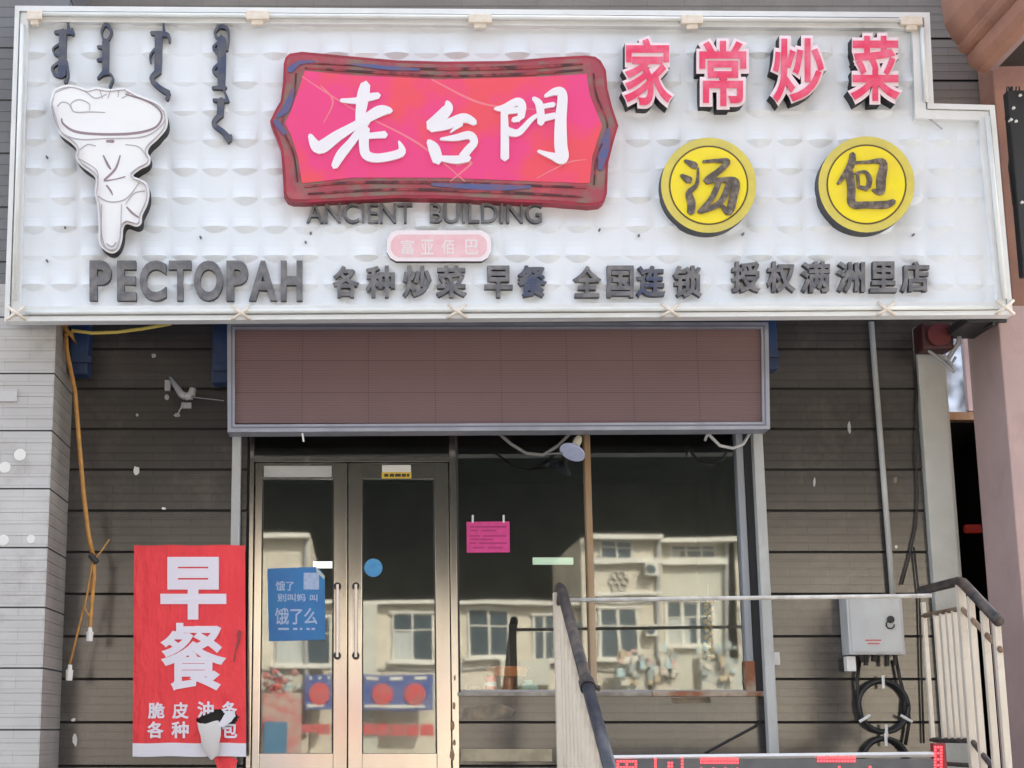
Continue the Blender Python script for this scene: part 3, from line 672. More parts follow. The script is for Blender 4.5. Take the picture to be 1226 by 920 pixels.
# ------------------------------------------------------------------ LED display under the sign
LY = -.52
LD = empty('led_display', (2, LY, Z(517, LY)), 'long switched-off brown led display board in a grey metal frame over the door and window', 'display board')
q = MB(); q.pbox(280, 393, 914, 507, LY + .006, .1); q.build('led_panel', m_led, LD)
q = MB()
for o, i in ((((272, 386), (921, 386)), ((281, 394), (912, 394))),): pass
a = [(272, 386), (920, 386), (922, 514), (272.5, 517.5)]; b = [(281, 394), (911.5, 393.5), (913, 505.5), (281, 508.5)]
for k in range(4):
    q.prism([a[k], a[(k+1) % 4], b[(k+1) % 4], b[k]], LY - .02, LY + .17)
    m1 = [((a[j][0]*.3 + b[j][0]*.7), (a[j][1]*.3 + b[j][1]*.7)) for j in range(4)]; m2 = [((a[j][0]*.5 + b[j][0]*.5), (a[j][1]*.5 + b[j][1]*.5)) for j in range(4)]
    q.prism([m2[k], m2[(k+1) % 4], m1[(k+1) % 4], m1[k]], LY - .023, LY - .018, 1, 1)
q.build('display_frame', [m_ledf, mat('frame_shadow_line', (.15,.15,.19), .5)], LD)
q = MB()
for x in (362, 441, 521, 600, 679, 758, 836): q.pbox(x - .35, 394, x + .35, 508, LY + .0035, .003)
for y in (432, 470): q.pbox(281, y - .3, 913, y + .3, LY + .0040, .003)
q.build('module_joints', mat('joint_line', (.105,.066,.068), .8), LD)
q = MB(); m_ridge = mat('louvre_ridge', (.21,.129,.129), .6)
for k in range(38):                                   # louvre ridges over the rows of diodes
    y = 395.5 + k * 2.95; q.pbox(281.5, y - .55, 912.5, y + .2, LY + .0005, .006)
q.build('louvres', m_ridge, LD)
q = MB()
for x in (400, 800): q.box((X(x, 450, LY), LY + .172, Z(440, LY)), (X(x, 450, LY) + .05, -.002, Z(440, LY) + .05))
q.build('wall_arm', m_dark, LD)
q = MB(); p = P(362, 519, LY); q.tube([p, p + Vector((.01, 0, -.06))], .007, 6); q.build('loose_lead', m_tie, LD)

# ------------------------------------------------------------------ neighbour's portico (right)
PT = empty('neighbour_portico', (X(1240, 700, -.4), -.4, STREET), 'pinkish brown rendered portico pillar with projecting brown cornice at the right edge', 'portico')
q = MB(); YF, YB = -.76, -.16
xa = X(1170, 560, YB)
q.bevbox((xa, YF, STREET), (xa + .95, YB, Z(366, YF)), .012); q.build('pillar', m_pinkp, PT)
q = MB(); xb = X(1190, 110, -.3); q.bevbox((xb, -.30, Z(380, YF)), (xb + .9, -.02, 7.2), .012); q.build('upper_pillar', m_browns, PT)
m_soff = mat('shaded_soffit', (.035,.022,.018), .8)  # cornice underside, its shade put into a dark colour
q = MB(); prof = [(1134, -60), (1128, -20), (1127, 8), (1131, 30), (1140, 48), (1147, 55), (1146, 58), (1150, 63), (1158, 66), (1157, 70), (1161, 80), (1170, 86), (1181, 88), (1184, 84), (1190, 86), (1193, 80), (1290, 78), (1290, -60)]
yb_, yf_ = YF - .01, -4.2
pr = [P(x, y, YF - .01) for x, y in prof]; n = len(pr)
vs = [Vector((p.x, yb_, p.z)) for p in pr] + [Vector((p.x, yf_, p.z)) for p in pr]
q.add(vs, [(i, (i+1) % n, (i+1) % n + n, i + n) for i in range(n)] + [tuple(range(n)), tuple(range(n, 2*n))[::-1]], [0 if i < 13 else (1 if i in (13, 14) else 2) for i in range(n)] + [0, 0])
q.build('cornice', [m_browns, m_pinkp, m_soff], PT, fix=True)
# dark cable box and wires on the portico
DB = empty('cable_box', P(1219, 200, YF), 'dark cable box with tangled wires on the portico at the right edge', 'cable box')
q = MB(); q.pbox(1216, 108, 1242, 330, YF - .1, .09, 0, .01); q.build('box_body', m_dark, DB)
q = MB()
for k in range(6):
    x = 1206 + k * 2.5; q.tube([P(x + random.uniform(-3, 3), y, YF - .03 - .01 * k) for y in (104, 118, 132, 142, 150)], .006, 6)
q.tube([P(1212, 150, YF - .04), P(1208, 200, YF - .02), P(1213, 245, YF - .04), P(1222, 262, YF - .02)], .007, 6)
q.build('wires', m_rub, DB, smooth=True)
for px, py in ((1213, 130), (1210, 144), (1216, 146), (1223, 243), (1221, 115)):
    q = MB(); q.lathe(P(px, py, YF - .1), (.3, -1, .2), [(-.02, .008), (.012, .011), (.016, .006)], 8); q.build('connector', m_tie, DB)

m_fan = bpy.data.materials.new('pale_fanlight'); m_fan.use_nodes = True; _n, _l = m_fan.node_tree.nodes, m_fan.node_tree.links
_t = _n.new('ShaderNodeBsdfTransparent'); _t.inputs[0].default_value = (.55, .6, .68, 1); _m = _n.new('ShaderNodeMixShader'); _x = _n.new('ShaderNodeTexNoise'); _x.inputs['Scale'].default_value = 3
_n['Principled BSDF'].inputs['Base Color'].default_value = (.3, .33, .36, 1); _r = _n.new('ShaderNodeMapRange'); _r.inputs[1].default_value = .4; _r.inputs[2].default_value = .6; _r.inputs[3].default_value = .5; _r.inputs[4].default_value = .95
_l.new(_x.outputs[0], _r.inputs[0]); _l.new(_r.outputs[0], _m.inputs[0]); _l.new(_t.outputs[0], _m.inputs[1]); _l.new(_n['Principled BSDF'].outputs[0], _m.inputs[2]); _l.new(_m.outputs[0], _n['Material Output'].inputs[0])
# doorway between the shop and the portico
ND = empty('neighbour_doorway', (X(1160, 600, .5), .5, STREET), 'dark narrow doorway with wooden lintel and bright fanlight between pilaster and pillar', 'doorway')
x0, x1 = X(1120, 560, .5), X(1240, 560, .5)
zl = Z(499, .42)
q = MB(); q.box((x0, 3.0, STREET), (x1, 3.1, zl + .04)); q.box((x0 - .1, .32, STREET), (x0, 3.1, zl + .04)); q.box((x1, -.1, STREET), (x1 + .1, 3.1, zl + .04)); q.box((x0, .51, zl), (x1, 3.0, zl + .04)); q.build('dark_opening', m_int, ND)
q = MB(); q.pbox(1122, 493, 1200, 503, .38, .12, 0, .006); q.build('lintel', m_wood, ND)
q = MB(); q.box((x0, .46, Z(493, .46) + .0), (x1, .5, 3.6)); q.build('fanlight', m_fan, ND)
q = MB(); q.pbox(1156, 395, 1163, 492, .36, .06, 0, .004); q.build('fanlight_bar', mat('lilac_bar', (.68,.62,.70), .5), ND)
q = MB(); q.pbox(1156, 628, 1176, 638, .9, .05, 0, .012); q.build('red_lamp', mat('red_lamp_glow', (.06,.01,.01), .6, emit=(1, .06, .04), estr=.015), ND)

# red boxed gear tucked under the sign
AB = empty('alarm_siren', P(1130, 425, -.35), 'dark red siren box with loose grey brackets under the right end of the sign', 'siren')
q = MB(); q.pbox(1104, 386, 1142, 418, -.36, .2, 0, .02); q.build('siren_body', mat('dull_red', (.07,.010,.012), .5, c2=(.04,.01,.01), scale=9), AB)
q = MB(); q.lathe(P(1123, 402, -.365), (0, -1, 0), [(0, .06), (.03, .085), (.032, .075), (.01, .045)], 18); q.build('siren_horn', mat('dull_red_horn', (.11,.012,.014), .5), AB)
q = MB(); q.tube([P(1112, 420, -.3), P(1130, 434, -.34), P(1143, 446, -.36)], .012, 6); q.tube([P(1150, 384, -.36), P(1148, 410, -.34), P(1134, 432, -.3), P(1140, 440, -.3)], .018, 8); q.tube([P(1130, 425, -.38), P(1139, 436, -.4), P(1144, 428, -.38)], .011, 6)
q.pbox(1150, 384, 1157, 400, -.37, .03, 1, .004); q.build('loose_bracket', [m_cctv, m_tie], AB)
q = MB(); q.pbox(1158, 376, 1206, 386, -.78, .5, 0, .01); q.tube([P(1190, 388, -.79), P(1178, 393, -.6), P(1160, 397, -.3)], .012, 6); tag(q.build('shade_block', m_dark), 'black block added for the shade under the right end of the sign, with a cable', 'shade block')  # black block stands in for shade under the sign end; cable beside it

# ------------------------------------------------------------------ pipes, boxes and cables on the wall
def pipe(name, pts, r, m, label, cat, smooth=True, n=12):
    q = MB(); q.tube(pts, r, n); return tag(q.build(name, m, smooth=smooth), label, cat)
q = MB(); xx = X(281, 700, -.12); q.bevbox((xx - .032, -.16, 0), (xx + .032, -.08, Z(515, -.12)), .008); tag(q.build('support_post', m_pvc), 'pale grey square post between the red banner and the door, under the display', 'post', 'posts under the display')
q = MB(); xx = X(915, 700, -.12); q.bevbox((xx - .036, -.16, 0), (xx + .036, -.08, Z(512, -.12)), .008); tag(q.build('support_post', m_pvc), 'whitish square post right of the shop window, under the display', 'post', 'posts under the display')
pipe('conduit_pipe', [P(1043, 386, -.05), P(1069, 714, -.05)], .021, m_pvc, 'thin grey conduit pipe running from the sign down to the meter box', 'pipe')
MBX = empty('meter_box', P(1047, 786, -.12), 'pale grey metal meter box with a black lock mounted on the brown wall', 'meter box')
q = MB(); q.pbox(1015, 712, 1082, 784, -.19, .185, 0, .008); q.build('cabinet', m_box, MBX)
q = MB(); q.pbox(1018.5, 715.5, 1079, 781, -.197, .008, 0, .003); dr = q.build('cabinet_door', m_box, MBX)
q = MB(); q.lathe(P(1066, 742, -.197), (0, -1, 0), [(0, .026), (.012, .026), (.016, .018)], 14); q.tube([P(1066 + 5 * math.cos(a), 748 + 5 * math.sin(a), -.205) for a in [k * .7 for k in range(9)]], .005, 6); q.build('lock', m_rub, dr)
q = MB()
for y, a, b in ((766, 1036, 1055), (770, 1039, 1053)): q.pbox(a, y, b, y + 1.6, -.1985, .002)
q.build('red_print', mat('red_print', (.55,.12,.10), .6), dr)
q = MB(); q.pbox(1014, 786, 1025, 804, -.15, .08, 0, .006); q.build('white_connector', m_tie, MBX)
for x, y, r_ in ((1031, 792, .024), (1047, 792, .024), (1036.5, 797, .016), (1062, 797, .016), (1072, 797, .016)):
    q = MB(); q.tube([P(x, 784, -.1), P(x, y, -.1)], r_, 10); q.build('cable_gland', m_rub, MBX)
def coil(cx, cy, r, pts, label, ties):
    CE = empty('cable_coil', P(cx, cy + r, -.05), label, 'cable coil', 'black cable coils under the meter box')
    q = MB(); c = P(cx, cy, -.04); rw = r / 165
    for k, (dr_, dy) in enumerate(((0, 0), (.006, -.022))):
        q.tube([c + Vector(((rw + dr_) * math.cos(a), dy, (rw + dr_) * math.sin(a) * 1.02)) for a in [t * math.pi / 20 for t in range(41)]], .0155, 8)
    for p_ in pts: q.tube([P(x, y, -.05) for x, y in p_], .013, 8)
    q.build('black_hose', m_rub, CE, smooth=True)
    for a in ties:
        t = MB(); d = Vector((math.cos(a), 0, math.sin(a)))
        t.tube([c + d * (rw - .045) + Vector((0, -.045, 0)), c + d * (rw + .045) + Vector((0, -.045, 0))], .011, 6); t.build('cable_tie', m_tie, CE)
coil(1057, 846, 28, [[(1030, 788), (1026, 815), (1028, 840), (1033, 862)], [(1073, 790), (1077, 812), (1084, 838), (1082, 860)], [(1084, 838), (1089, 862), (1084, 892)]], 'upper cable coil, a full black hoop tied under the meter box', (R(90), R(210), R(330), R(270)))
coil(1060, 912, 25, [], 'lower cable coil, half hidden behind the ticker below the upper hoop', (R(90),))
q = MB()
for pts in ([(1095, 400), (1098, 470), (1096, 540), (1099, 590), (1097, 630), (1088, 670), (1080, 700)], [(1094, 655), (1101, 720), (1103, 800), (1106, 890)]): q.tube([P(x, y, -.03) for x, y in pts], .0075, 6)
tag(q.build('black_cable', m_rub, smooth=True), 'thin black cable hanging along the wall between meter box and pilaster', 'cable')
q = MB(); q.pbox(925, 781, 934, 797, -.05, .048, 0, .006); tag(q.build('wall_socket', m_tie), 'tiny white socket box right of the window post', 'socket')
q = MB(); q.tube([P(845, 902, -.02), P(905, 870, -.02), P(912, 862, -.03)], .008, 6); tag(q.build('black_lead', m_rub, smooth=True), 'short black lead slanting across the boards under the window', 'cable')
# orange extension lead at the left
OC = empty('extension_lead', P(100, 770, -.1), 'long orange extension lead hanging beside the left pillar with pale plugs', 'extension lead')
q = MB()
q.tube([P(x, y, -.45) for x, y in ((78, 386), (80, 420), (90, 470), (94, 520), (100, 590), (106, 640), (112, 668))], .016, 8)
q.tube([P(x, y, -.45) for x, y in ((112, 668), (113, 690), (110, 722), (108, 748), (108, 754))], .014, 8)
q.tube([P(x, y, -.44) for x, y in ((112, 690), (102, 720), (90, 770), (83, 798))], .008, 8)
q.tube([P(x, y, -.46) for x, y in ((131, 646), (120, 662), (111, 672), (108, 690), (101, 728), (108, 740))], .006, 8)
q.tube([P(x, y, -.5) for x, y in ((72, 388), (84, 400), (92, 412), (86, 398), (78, 402))], .014, 8)
q.build('orange_cable', m_ocab, OC, smooth=True)
for pts in (((108, 751), (107, 768)), ((84, 796), (82.5, 815))):
    q = MB(); a, b = P(*pts[0], -.45), P(*pts[1], -.45); q.tube([a, a + (b - a) * .3, a + (b - a) * .35, b], [.014, .016, .026, .022], 10); q.build('plug', m_tie, OC)
q = MB(); q.tube([P(108, 664, -.46), P(116, 674, -.46)], .022, 8); q.build('tape_knot', m_rub, OC)
pipe('yellow_wire', [P(x, y, -.6) for x, y in ((86, 396), (110, 399), (140, 398), (170, 394), (205, 388))], .012, m_ycab, 'loose yellow wire sagging under the left end of the sign', 'wire')
# broken camera arm on the left wall
CB = empty('camera_bracket', P(218, 470, -.05), 'empty grey camera bracket with a bent arm on the dark wall left of the display', 'bracket')
q = MB(); q.tube([P(203, 452, -.02), P(210, 462, -.1), P(217, 472, -.16), P(222, 475, -.17)], [.012, .02, .026, .03], 10); q.build('bent_arm', m_cctv, CB, smooth=True)
q = MB(); q.tube([P(222, 475, -.17), P(230, 474, -.18)], .03, 12); q.tube([P(229, 474, -.18), P(231, 465, -.18)], [.03, .024], 12); q.build('cup', m_cctv, CB)
q = MB(); q.pbox(197, 455, 204, 468, -.02, .018, 0, .004); q.build('mount_plate', m_cctv, CB)
q = MB(); q.pbox(217, 482, 229, 489, -.02, .018, 0, .003); q.tube([P(220, 482, -.02), P(215, 492, -.05), P(212, 498, -.03)], .006, 6); q.tube([P(232, 476, -.16), P(250, 478, -.05), P(268, 480, -.02)], .004, 6); q.build('hanging_clip', m_cctv, CB)

# ------------------------------------------------------------------ red breakfast banner
BY = -.21
def wav(x, z):
    return .0016 * math.sin(9 * x + 5 * z) + .0012 * math.sin(13 * z - 7 * x + 1.3)
BN = empty('breakfast_banner', P(226, 905, BY), 'red cloth breakfast banner with big white characters and a torn hole left of the door', 'banner')
q = MB(); NX, NY = 66, 126
hole = [(235, 861), (245, 854), (256, 850), (270, 849), (281, 853), (285, 859), (281, 867), (268, 875), (262, 872), (238, 870)]
px0, px1, py0, py1 = 160.5, 293.5, 653, 906
vs = []
for j in range(NY + 1):
    for i in range(NX + 1):
        x = px0 + (px1 - px0) * i / NX; y = py0 + (py1 - py0) * j / NY
        x += -1.8 * j / NY * (1 - i / NX) + 1.2 * j / NY * i / NX
        p = P(x, y + .4 * math.sin(i * .21), BY); vs.append((p.x, BY + wav(p.x, p.z), p.z))
fs, mi = [], []
for j in range(NY):
    for i in range(NX):
        x = px0 + (px1 - px0) * (i + .5) / NX; y = py0 + (py1 - py0) * (j + .5) / NY
        if inside(x, y, hole): continue
        a = j * (NX + 1) + i; fs.append((a, a + NX + 1, a + NX + 2, a + 1)); mi.append(1 if y > 889.5 else 0)
q.add(vs, fs, mi); q.build('cloth', [m_ban, m_banw], BN, smooth=True)
fnt = [mat('banner_print', (.78,.72,.80), .55), m_banw]
for ch, bx, bo in (('早', (192, 667, 271, 742), .042), ('餐', (192, 746, 271, 827), .022)):
    put_text(ch, bx, BY - .005, .003, fnt, BN, 'big_character', bo, disp=wav)
for ch, bx in (('脆', (177, 841, 197, 861)), ('皮', (206, 841, 226, 861)), ('油', (236, 840, 256, 860)), ('条', (265, 840, 284, 860)), ('各', (176, 864, 196, 884)), ('种', (205, 864, 226, 884)), ('汤', (240, 866, 257, 884)), ('包', (265, 864, 284, 884))):
    put_text(ch, bx, BY - .005, .003, fnt, BN, 'small_character', .03, disp=wav, clip={'油': ((232, 861.5), (262, 850)), '条': ((262, 851), (284, 860))}.get(ch))
q = MB(); q.pbox(166, 660, 289, 900, BY + .03, .02); q.build('hole_shade_sheet', m_black, BN)  # added black sheet, stands in for the shade behind the torn hole
# torn flap: a strip of cloth rolled over showing its pale back
q = MB(); NA = 10
rows = [(236.5, 262, 865, -.01, -.02), (238, 265, 873, -.035, -.02), (241, 265, 882, -.045, -.015), (242, 263, 892, -.045, -.015), (246, 263, 901, -.04, -.01), (251, 260, 908, -.03, -.01)]
vs = []
for (x0, x1, y, da, dm) in rows:
    for i in range(NA + 1):
        t = i / NA; p = P(x0 + (x1 - x0) * t, y + 2 * math.sin(t * 5), BY); vs.append((p.x, BY - .012 + da * .6 + dm * math.sin(math.pi * t), p.z))
fs = [(j*(NA+1)+i, (j+1)*(NA+1)+i, (j+1)*(NA+1)+i+1, j*(NA+1)+i+1) for j in range(len(rows)-1) for i in range(NA)]
q.add(vs, fs); q.build('torn_flap', mat('cloth_back', (.66,.62,.60), .7), BN, smooth=True)
q = MB(); q.prism([(259, 870), (265, 862), (270, 853), (281, 854), (282, 857), (277, 864), (267, 871)], BY - .03, BY - .027); q.build('torn_edge', m_banw, BN)
q = MB(); q.prism([(256, 908), (262, 905), (276, 906), (285, 910), (279, 925), (262, 925)], BY + .01, BY + .012); q.build('hanging_scrap', m_ban, BN)
q = MB(); q.stroke([(284, 762, 1.5), (287, 756, 4), (285, 770, 3), (282, 780, 1.5), (280, 792, 2)], BY - .013, BY - .008); q.build('smudge', mat('smudge', (.30,.05,.05), .7), BN)

for px, py, rx, ry in ((543.5, 846, 2, 5), (542, 868, 2.4, 7), (544, 889, 2, 4), (541.5, 904, 3, 8), (544.5, 812, 1.2, 4)):
    q = MB(); q.prism(blob(px, py, rx, ry), DY - .0372, DY - .0352); q.build('rust_stain', m_rust, DF)
# ------------------------------------------------------------------ paper and stickers on the door and window
GY = DY - .004
PO = empty('blue_poster', P(355, 768, GY), 'blue delivery advertising poster with pale characters taped inside the left door leaf', 'poster')
q = MB(); q.prism([(320, 681), (378, 679), (384, 683), (389, 690), (389.5, 766), (322, 768)], GY - .002, GY + .001); q.build('sheet', m_pos, PO)
q = MB(); q.prism([(378, 679), (389, 690), (388, 694), (379, 685)], GY - .006, GY - .004); q.build('folded_corner', mat('paper_back', (.45,.50,.45), .7), PO)
pf = [m_posw, m_posw]
for body, bx, b in (('饿了', (330, 696, 352, 707.5), .02), ('别叫妈', (332, 711, 366, 720.5), .02), ('叫', (371, 712, 380, 720.5), .02), ('饿了么', (329, 728, 380, 748), .018)):
    put_text(body, bx, GY - .002, .0015, pf, PO, 'poster_words', b)
q = MB(); q.pbox(363.5, 686, 382, 706, GY - .0035, .0015)
for a, b in ((333, 346), (351, 356), (359, 362), (367, 371), (373, 377)): q.pbox(a, 752, b, 754.5, GY - .0035, .0015)
q.build('pale_blocks', m_posw, PO)
q = MB(); q.lathe(P(447, 680, GY), (0, -1, 0), [(-.001, .066), (.002, .066), (.0022, 0)], 26); tag(q.build('round_sticker', mat('sticker_blue', (.04,.22,.48), .4, c2=(.07,.30,.52), scale=18)), 'round blue sticker on the glass of the right door leaf', 'sticker')
YS = empty('door_sticker', P(475, 573, DY - .03), 'small yellow and white sticker on the top rail of the right door leaf', 'sticker')
q = MB(); q.pbox(457.5, 557, 492, 565.5, DY - .0245, .004); q.build('white_half', m_tie, YS)
q = MB(); q.pbox(457, 565.5, 492.5, 573, DY - .0247, .004); q.build('yellow_half', m_goldy, YS)
q = MB()
for a, b in ((460, 465), (466.5, 472), (473, 480), (481, 486), (487, 490)): q.pbox(a, 567.5, b, 571, DY - .0262, .002)
q.build('dark_print', m_rub, YS)
# pink notice
NY_ = .035
PN = empty('pink_notice', P(584, 662, NY_), 'bright pink paper notice hung on two strings inside the left window pane', 'notice')
q = MB(); q.prism([(558.5, 625), (610, 624.5), (610.5, 661.5), (559, 662)], NY_, NY_ + .003); q.build('sheet', m_pink, PN)
for x in (566, 603):
    q = MB(); q.tube([P(x, 626, NY_), P(x, 617, NY_)], .008, 6); q.build('string', m_tie, PN)
q = MB()
for y, sg in ((630, ((563, 606),)), (634.5, ((563, 572), (577, 594))), (641, ((562, 575), (578, 606))), (645, ((563, 590),)), (649.5, ((562, 570), (573, 607))), (655, ((566, 580), (584, 602)))):
    for a, b in sg: q.pbox(a, y, b, y + 1.9, NY_ - .0015, .0015)
q.build('print', m_pinkd, PN)
# flood bulb on its wire
FB = empty('flood_bulb', P(690, 552, -.28), 'pale blue reflector bulb hanging on a grey wire under the display', 'bulb')
ax = (P(684, 545, -.30) - P(692, 528, -.28)).normalized() + Vector((0, -.25, 0)); b0 = P(692, 527, -.28)
q = MB(); q.lathe(b0 + ax.normalized() * .055, ax, [(0, .026), (.02, .045), (.055, .092), (.068, .095), (.07, .086), (.071, 0)], 22); q.build('reflector', m_bulb, FB, smooth=False)
q = MB(); q.lathe(b0, ax, [(-.03, .018), (0, .03), (.05, .03), (.058, .024)], 14); q.build('socket', m_socket, FB)
q = MB(); q.tube([P(x, y, -.28) for x, y in ((598, 520), (612, 532), (630, 543), (650, 545), (668, 534), (683, 519))], .012, 6); q.tube([P(x, y, -.28) for x, y in ((650, 544), (668, 543), (684, 541), (690, 532))], .006, 6); q.build('wire', m_wire, FB, smooth=True)
q = MB(); q.tube([P(x, y, -.3) for x, y in ((846, 514), (850, 522), (862, 534), (878, 537), (890, 532), (898, 518))], .012, 6); q.tube([P(x, y, -.3) for x, y in ((852, 518), (846, 522), (844, 528))], .010, 6)
tag(q.build('loose_wire', mat('pale_wire', (.5,.5,.49), .5), smooth=True), 'pale loop of wire hanging under the right end of the display', 'wire')
# things behind the glass
q = MB(); q.tube([P(638, 672, 1.6), P(686, 672, 1.6)], .03, 10); TL = tag(q.build('tube_lamp', m_lamp), 'lit greenish tube lamp seen inside through the left window pane', 'lamp', 'tube lamps inside')
q = MB(); q.tube([P(375, 676.5, 2.2), P(400, 676.5, 2.2)], .03, 10); tag(q.build('tube_lamp', mat('tube_lamp_white', (.9,.9,.9), .5, emit=(1,1,.97), estr=.3)), 'lit white tube lamp inside above the blue poster', 'lamp', 'tube lamps inside')
q = MB(); c = P(588, 826, .09); q.lathe((c.x, .125, wz0 + .019), (0, 0, 1), [(0, .036), (.006, .042), (.09, .042), (.098, .036), (.1, 0)], 18); q.mi = [1 if (k // 18) % 4 == 1 and False else 0 for k in range(len(q.f))]
RC = q.build('drink_can', [m_can]); tag(RC, 'small red and white can on the window sill', 'can')
q = MB(); q.lathe((c.x, .125, wz0 + .045), (0, 0, 1), [(0, .0424), (.03, .0424)], 18); q.build('white_band', m_tie, RC)
q = MB(); xx = X(634, 820, .14); q.bevbox((xx - .06, .1, wz0 + .019), (xx + .06, .2, wz0 + .06), .01); q.bevbox((xx - .035, .12, wz0 + .06), (xx + .02, .18, wz0 + .09), .008); tag(q.build('teal_dish', m_teal), 'teal plastic soap dish on the window sill', 'dish')
q = MB(); xx = X(569, 822, .14); q.bevbox((xx - .05, .11, wz0 + .019), (xx + .04, .19, wz0 + .05), .012); tag(q.build('dark_cloth', m_rub), 'dark folded rag on the window sill left of the can', 'rag')
q = MB(); xx = X(606, 803, .35); zz = Z(803, .2); q.lathe((xx, .26, wz0 + .019), (0, 0, 1), [(0, .05), (zz - wz0 - .07, .05), (zz - wz0 - .06, .13), (zz - wz0, .16), (zz - wz0 + .01, .15), (zz - wz0 - .02, .1)], 20); tag(q.build('orange_bowl', m_orange), 'orange plastic bowl on a stand inside behind the red can', 'bowl')
# gold hanging charm
CH = empty('hanging_charm', P(848, 792, .12), 'gold charm of small coins hanging inside the right window pane', 'charm')
q = MB()
for k in range(26):
    y = 719 + k * 2.8; x = 848 + 3.5 * math.sin(k * 1.9) + (2 if k > 20 else 0)
    q.lathe(P(x, y, .13), (random.uniform(-.5, .5), -1, random.uniform(-.5, .5)), [(-.004, .016), (.004, .016), (.005, 0)], 8)
q.build('coins', m_charm, CH)
q = MB(); q.tube([P(848, 700, .13), P(848, 722, .13)], .003, 5); q.build('cord', m_wire, CH)

# ------------------------------------------------------------------ stair railings
def rail_set(name, label, X0, ytop, ystart, slope_end, ztop, level_to, msec, group):
    r = empty(name, (X0, ystart, 0), label, 'railing', group); return r
XA = P(666, 712, -1.5).x + .01; YA = -1.5; zA = Z(704, YA, 668); slope = .585
RA = empty('stair_railing', (XA, YA, -.0), 'worn steel stair railing with dark sloping handrail in front of the window', 'railing', 'railings of the entrance steps')
yj, ye = -2.58, -3.6; zr = lambda y: zA + (y - YA) * slope
q = MB(); q.tube([(XA + .01, YA + .03, zA - .035), (XA + .015, YA + .0, zA + .0), (XA + .018, YA - .06, zr(YA - .06) + .012), (XA + .02, yj, zr(yj))], [.028, .033, .034, .034], 12); q.build('handrail', m_rail, RA, smooth=True)
q = MB(); q.tube([(XA + .02, yj + .02, zr(yj + .02)), (XA + .02, ye, zr(ye))], .036, 12); q.build('lower_handrail', m_railb, RA, smooth=True)
q = MB(); q.tube([(XA + .02, yj + .03, zr(yj + .03)), (XA + .02, yj - .03, zr(yj - .03))], .046, 12); q.tube([(XA + .02, yj, zr(yj)), (XA + .09, yj, zr(yj) - .02)], .016, 8); q.build('collar', m_rail, RA)
q = MB(); q.bevbox((XA - .03, YA - .03, 0), (XA + .03, YA + .03, zA - .03), .006); q.build('post', m_bar, RA)
q = MB(); q.bevbox((XA - .03, ye - .03, STREET + .13), (XA + .03, ye + .03, zr(ye) - .02), .006); q.build('post', m_bar, RA)
for k in range(12):
    y = YA - .17 - k * .165
    q = MB(); q.bevbox((XA - .012, y - .014, zr(y) - 1.14 if k else 0.2), (XA + .014, y + .014, zr(y) - .03), .005); q.build('baluster', m_bar, RA)
q = MB(); q.tube([(XA, YA, zA - 1.12), (XA, ye, zr(ye) - 1.12)], .02, 8); q.tube([(XA, YA, zA - .12), (XA - .004, YA - .09, zA - .06)], .014, 8); q.build('bottom_rail', m_rail, RA, smooth=True)
# right railing with a level part on the landing
XBc = P(1149, 696, -1.5); XB = XBc.x; zB = XBc.z; yB0 = -.78
RB = empty('stair_railing', (XB, YA, 0), 'cream barred stair railing with a level top at the pilaster, beside the pink pillar', 'railing', 'railings of the entrance steps')
zr2 = lambda y: zB + (y - YA) * .50
ye = -2.08
q = MB(); q.tube([(XB, yB0, zB), (XB, YA + .03, zB), (XB, YA - .05, zr2(YA - .05) + .01), (XB, ye, zr2(ye))], [.03, .032, .034, .034], 10); q.build('handrail', m_rail, RB, smooth=True)
q = MB(); q.tube([(XB, yB0, zB - .17), (XB, YA, zB - .17), (XB, ye, zr2(ye) - .17)], .017, 8); q.build('middle_rail', mat('rust_rail', (.16,.08,.045), .7, c2=(.28,.2,.13), scale=12), RB, smooth=True)
q = MB(); q.tube([(XB, yB0, .35), (XB, YA, .35), (XB, ye, zr2(ye) - (zB - .35))], .018, 8); q.tube([(XB, yB0, .2), (XB, YA, .2)], .014, 8); q.build('bottom_rail', m_rail, RB, smooth=True)
for y in (yB0 - .02, -1.02, -1.14, -1.25, -1.36):
    q = MB(); q.bevbox((XB - .014, y - .016, .0 if y > -.9 else .34), (XB + .014, y + .016, zB - (.16 if y < -.9 else .08)), .004); q.build('baluster', m_bar, RB)
q = MB(); q.bevbox((XB - .024, YA - .024, 0), (XB + .024, YA + .024, zB - .02), .005); q.build('post', m_bar, RB)
for y in (-1.655, -1.86, -2.04):
    q = MB(); q.bevbox((XB - .02, y - .02, zr2(y) - 1.14), (XB + .02, y + .02, zr2(y) - .03), .004); q.build('baluster', m_bar, RB)
# rod between the two railings
pipe('guard_rod', [P(668, 719, -1.5), P(1115, 713.5, -1.5)], .0135, mat('rod_white', (.62,.60,.56), .45, c2=(.45,.42,.38), scale=14), 'thin whitish guard rod running level in front of the window and meter box', 'guard rail')
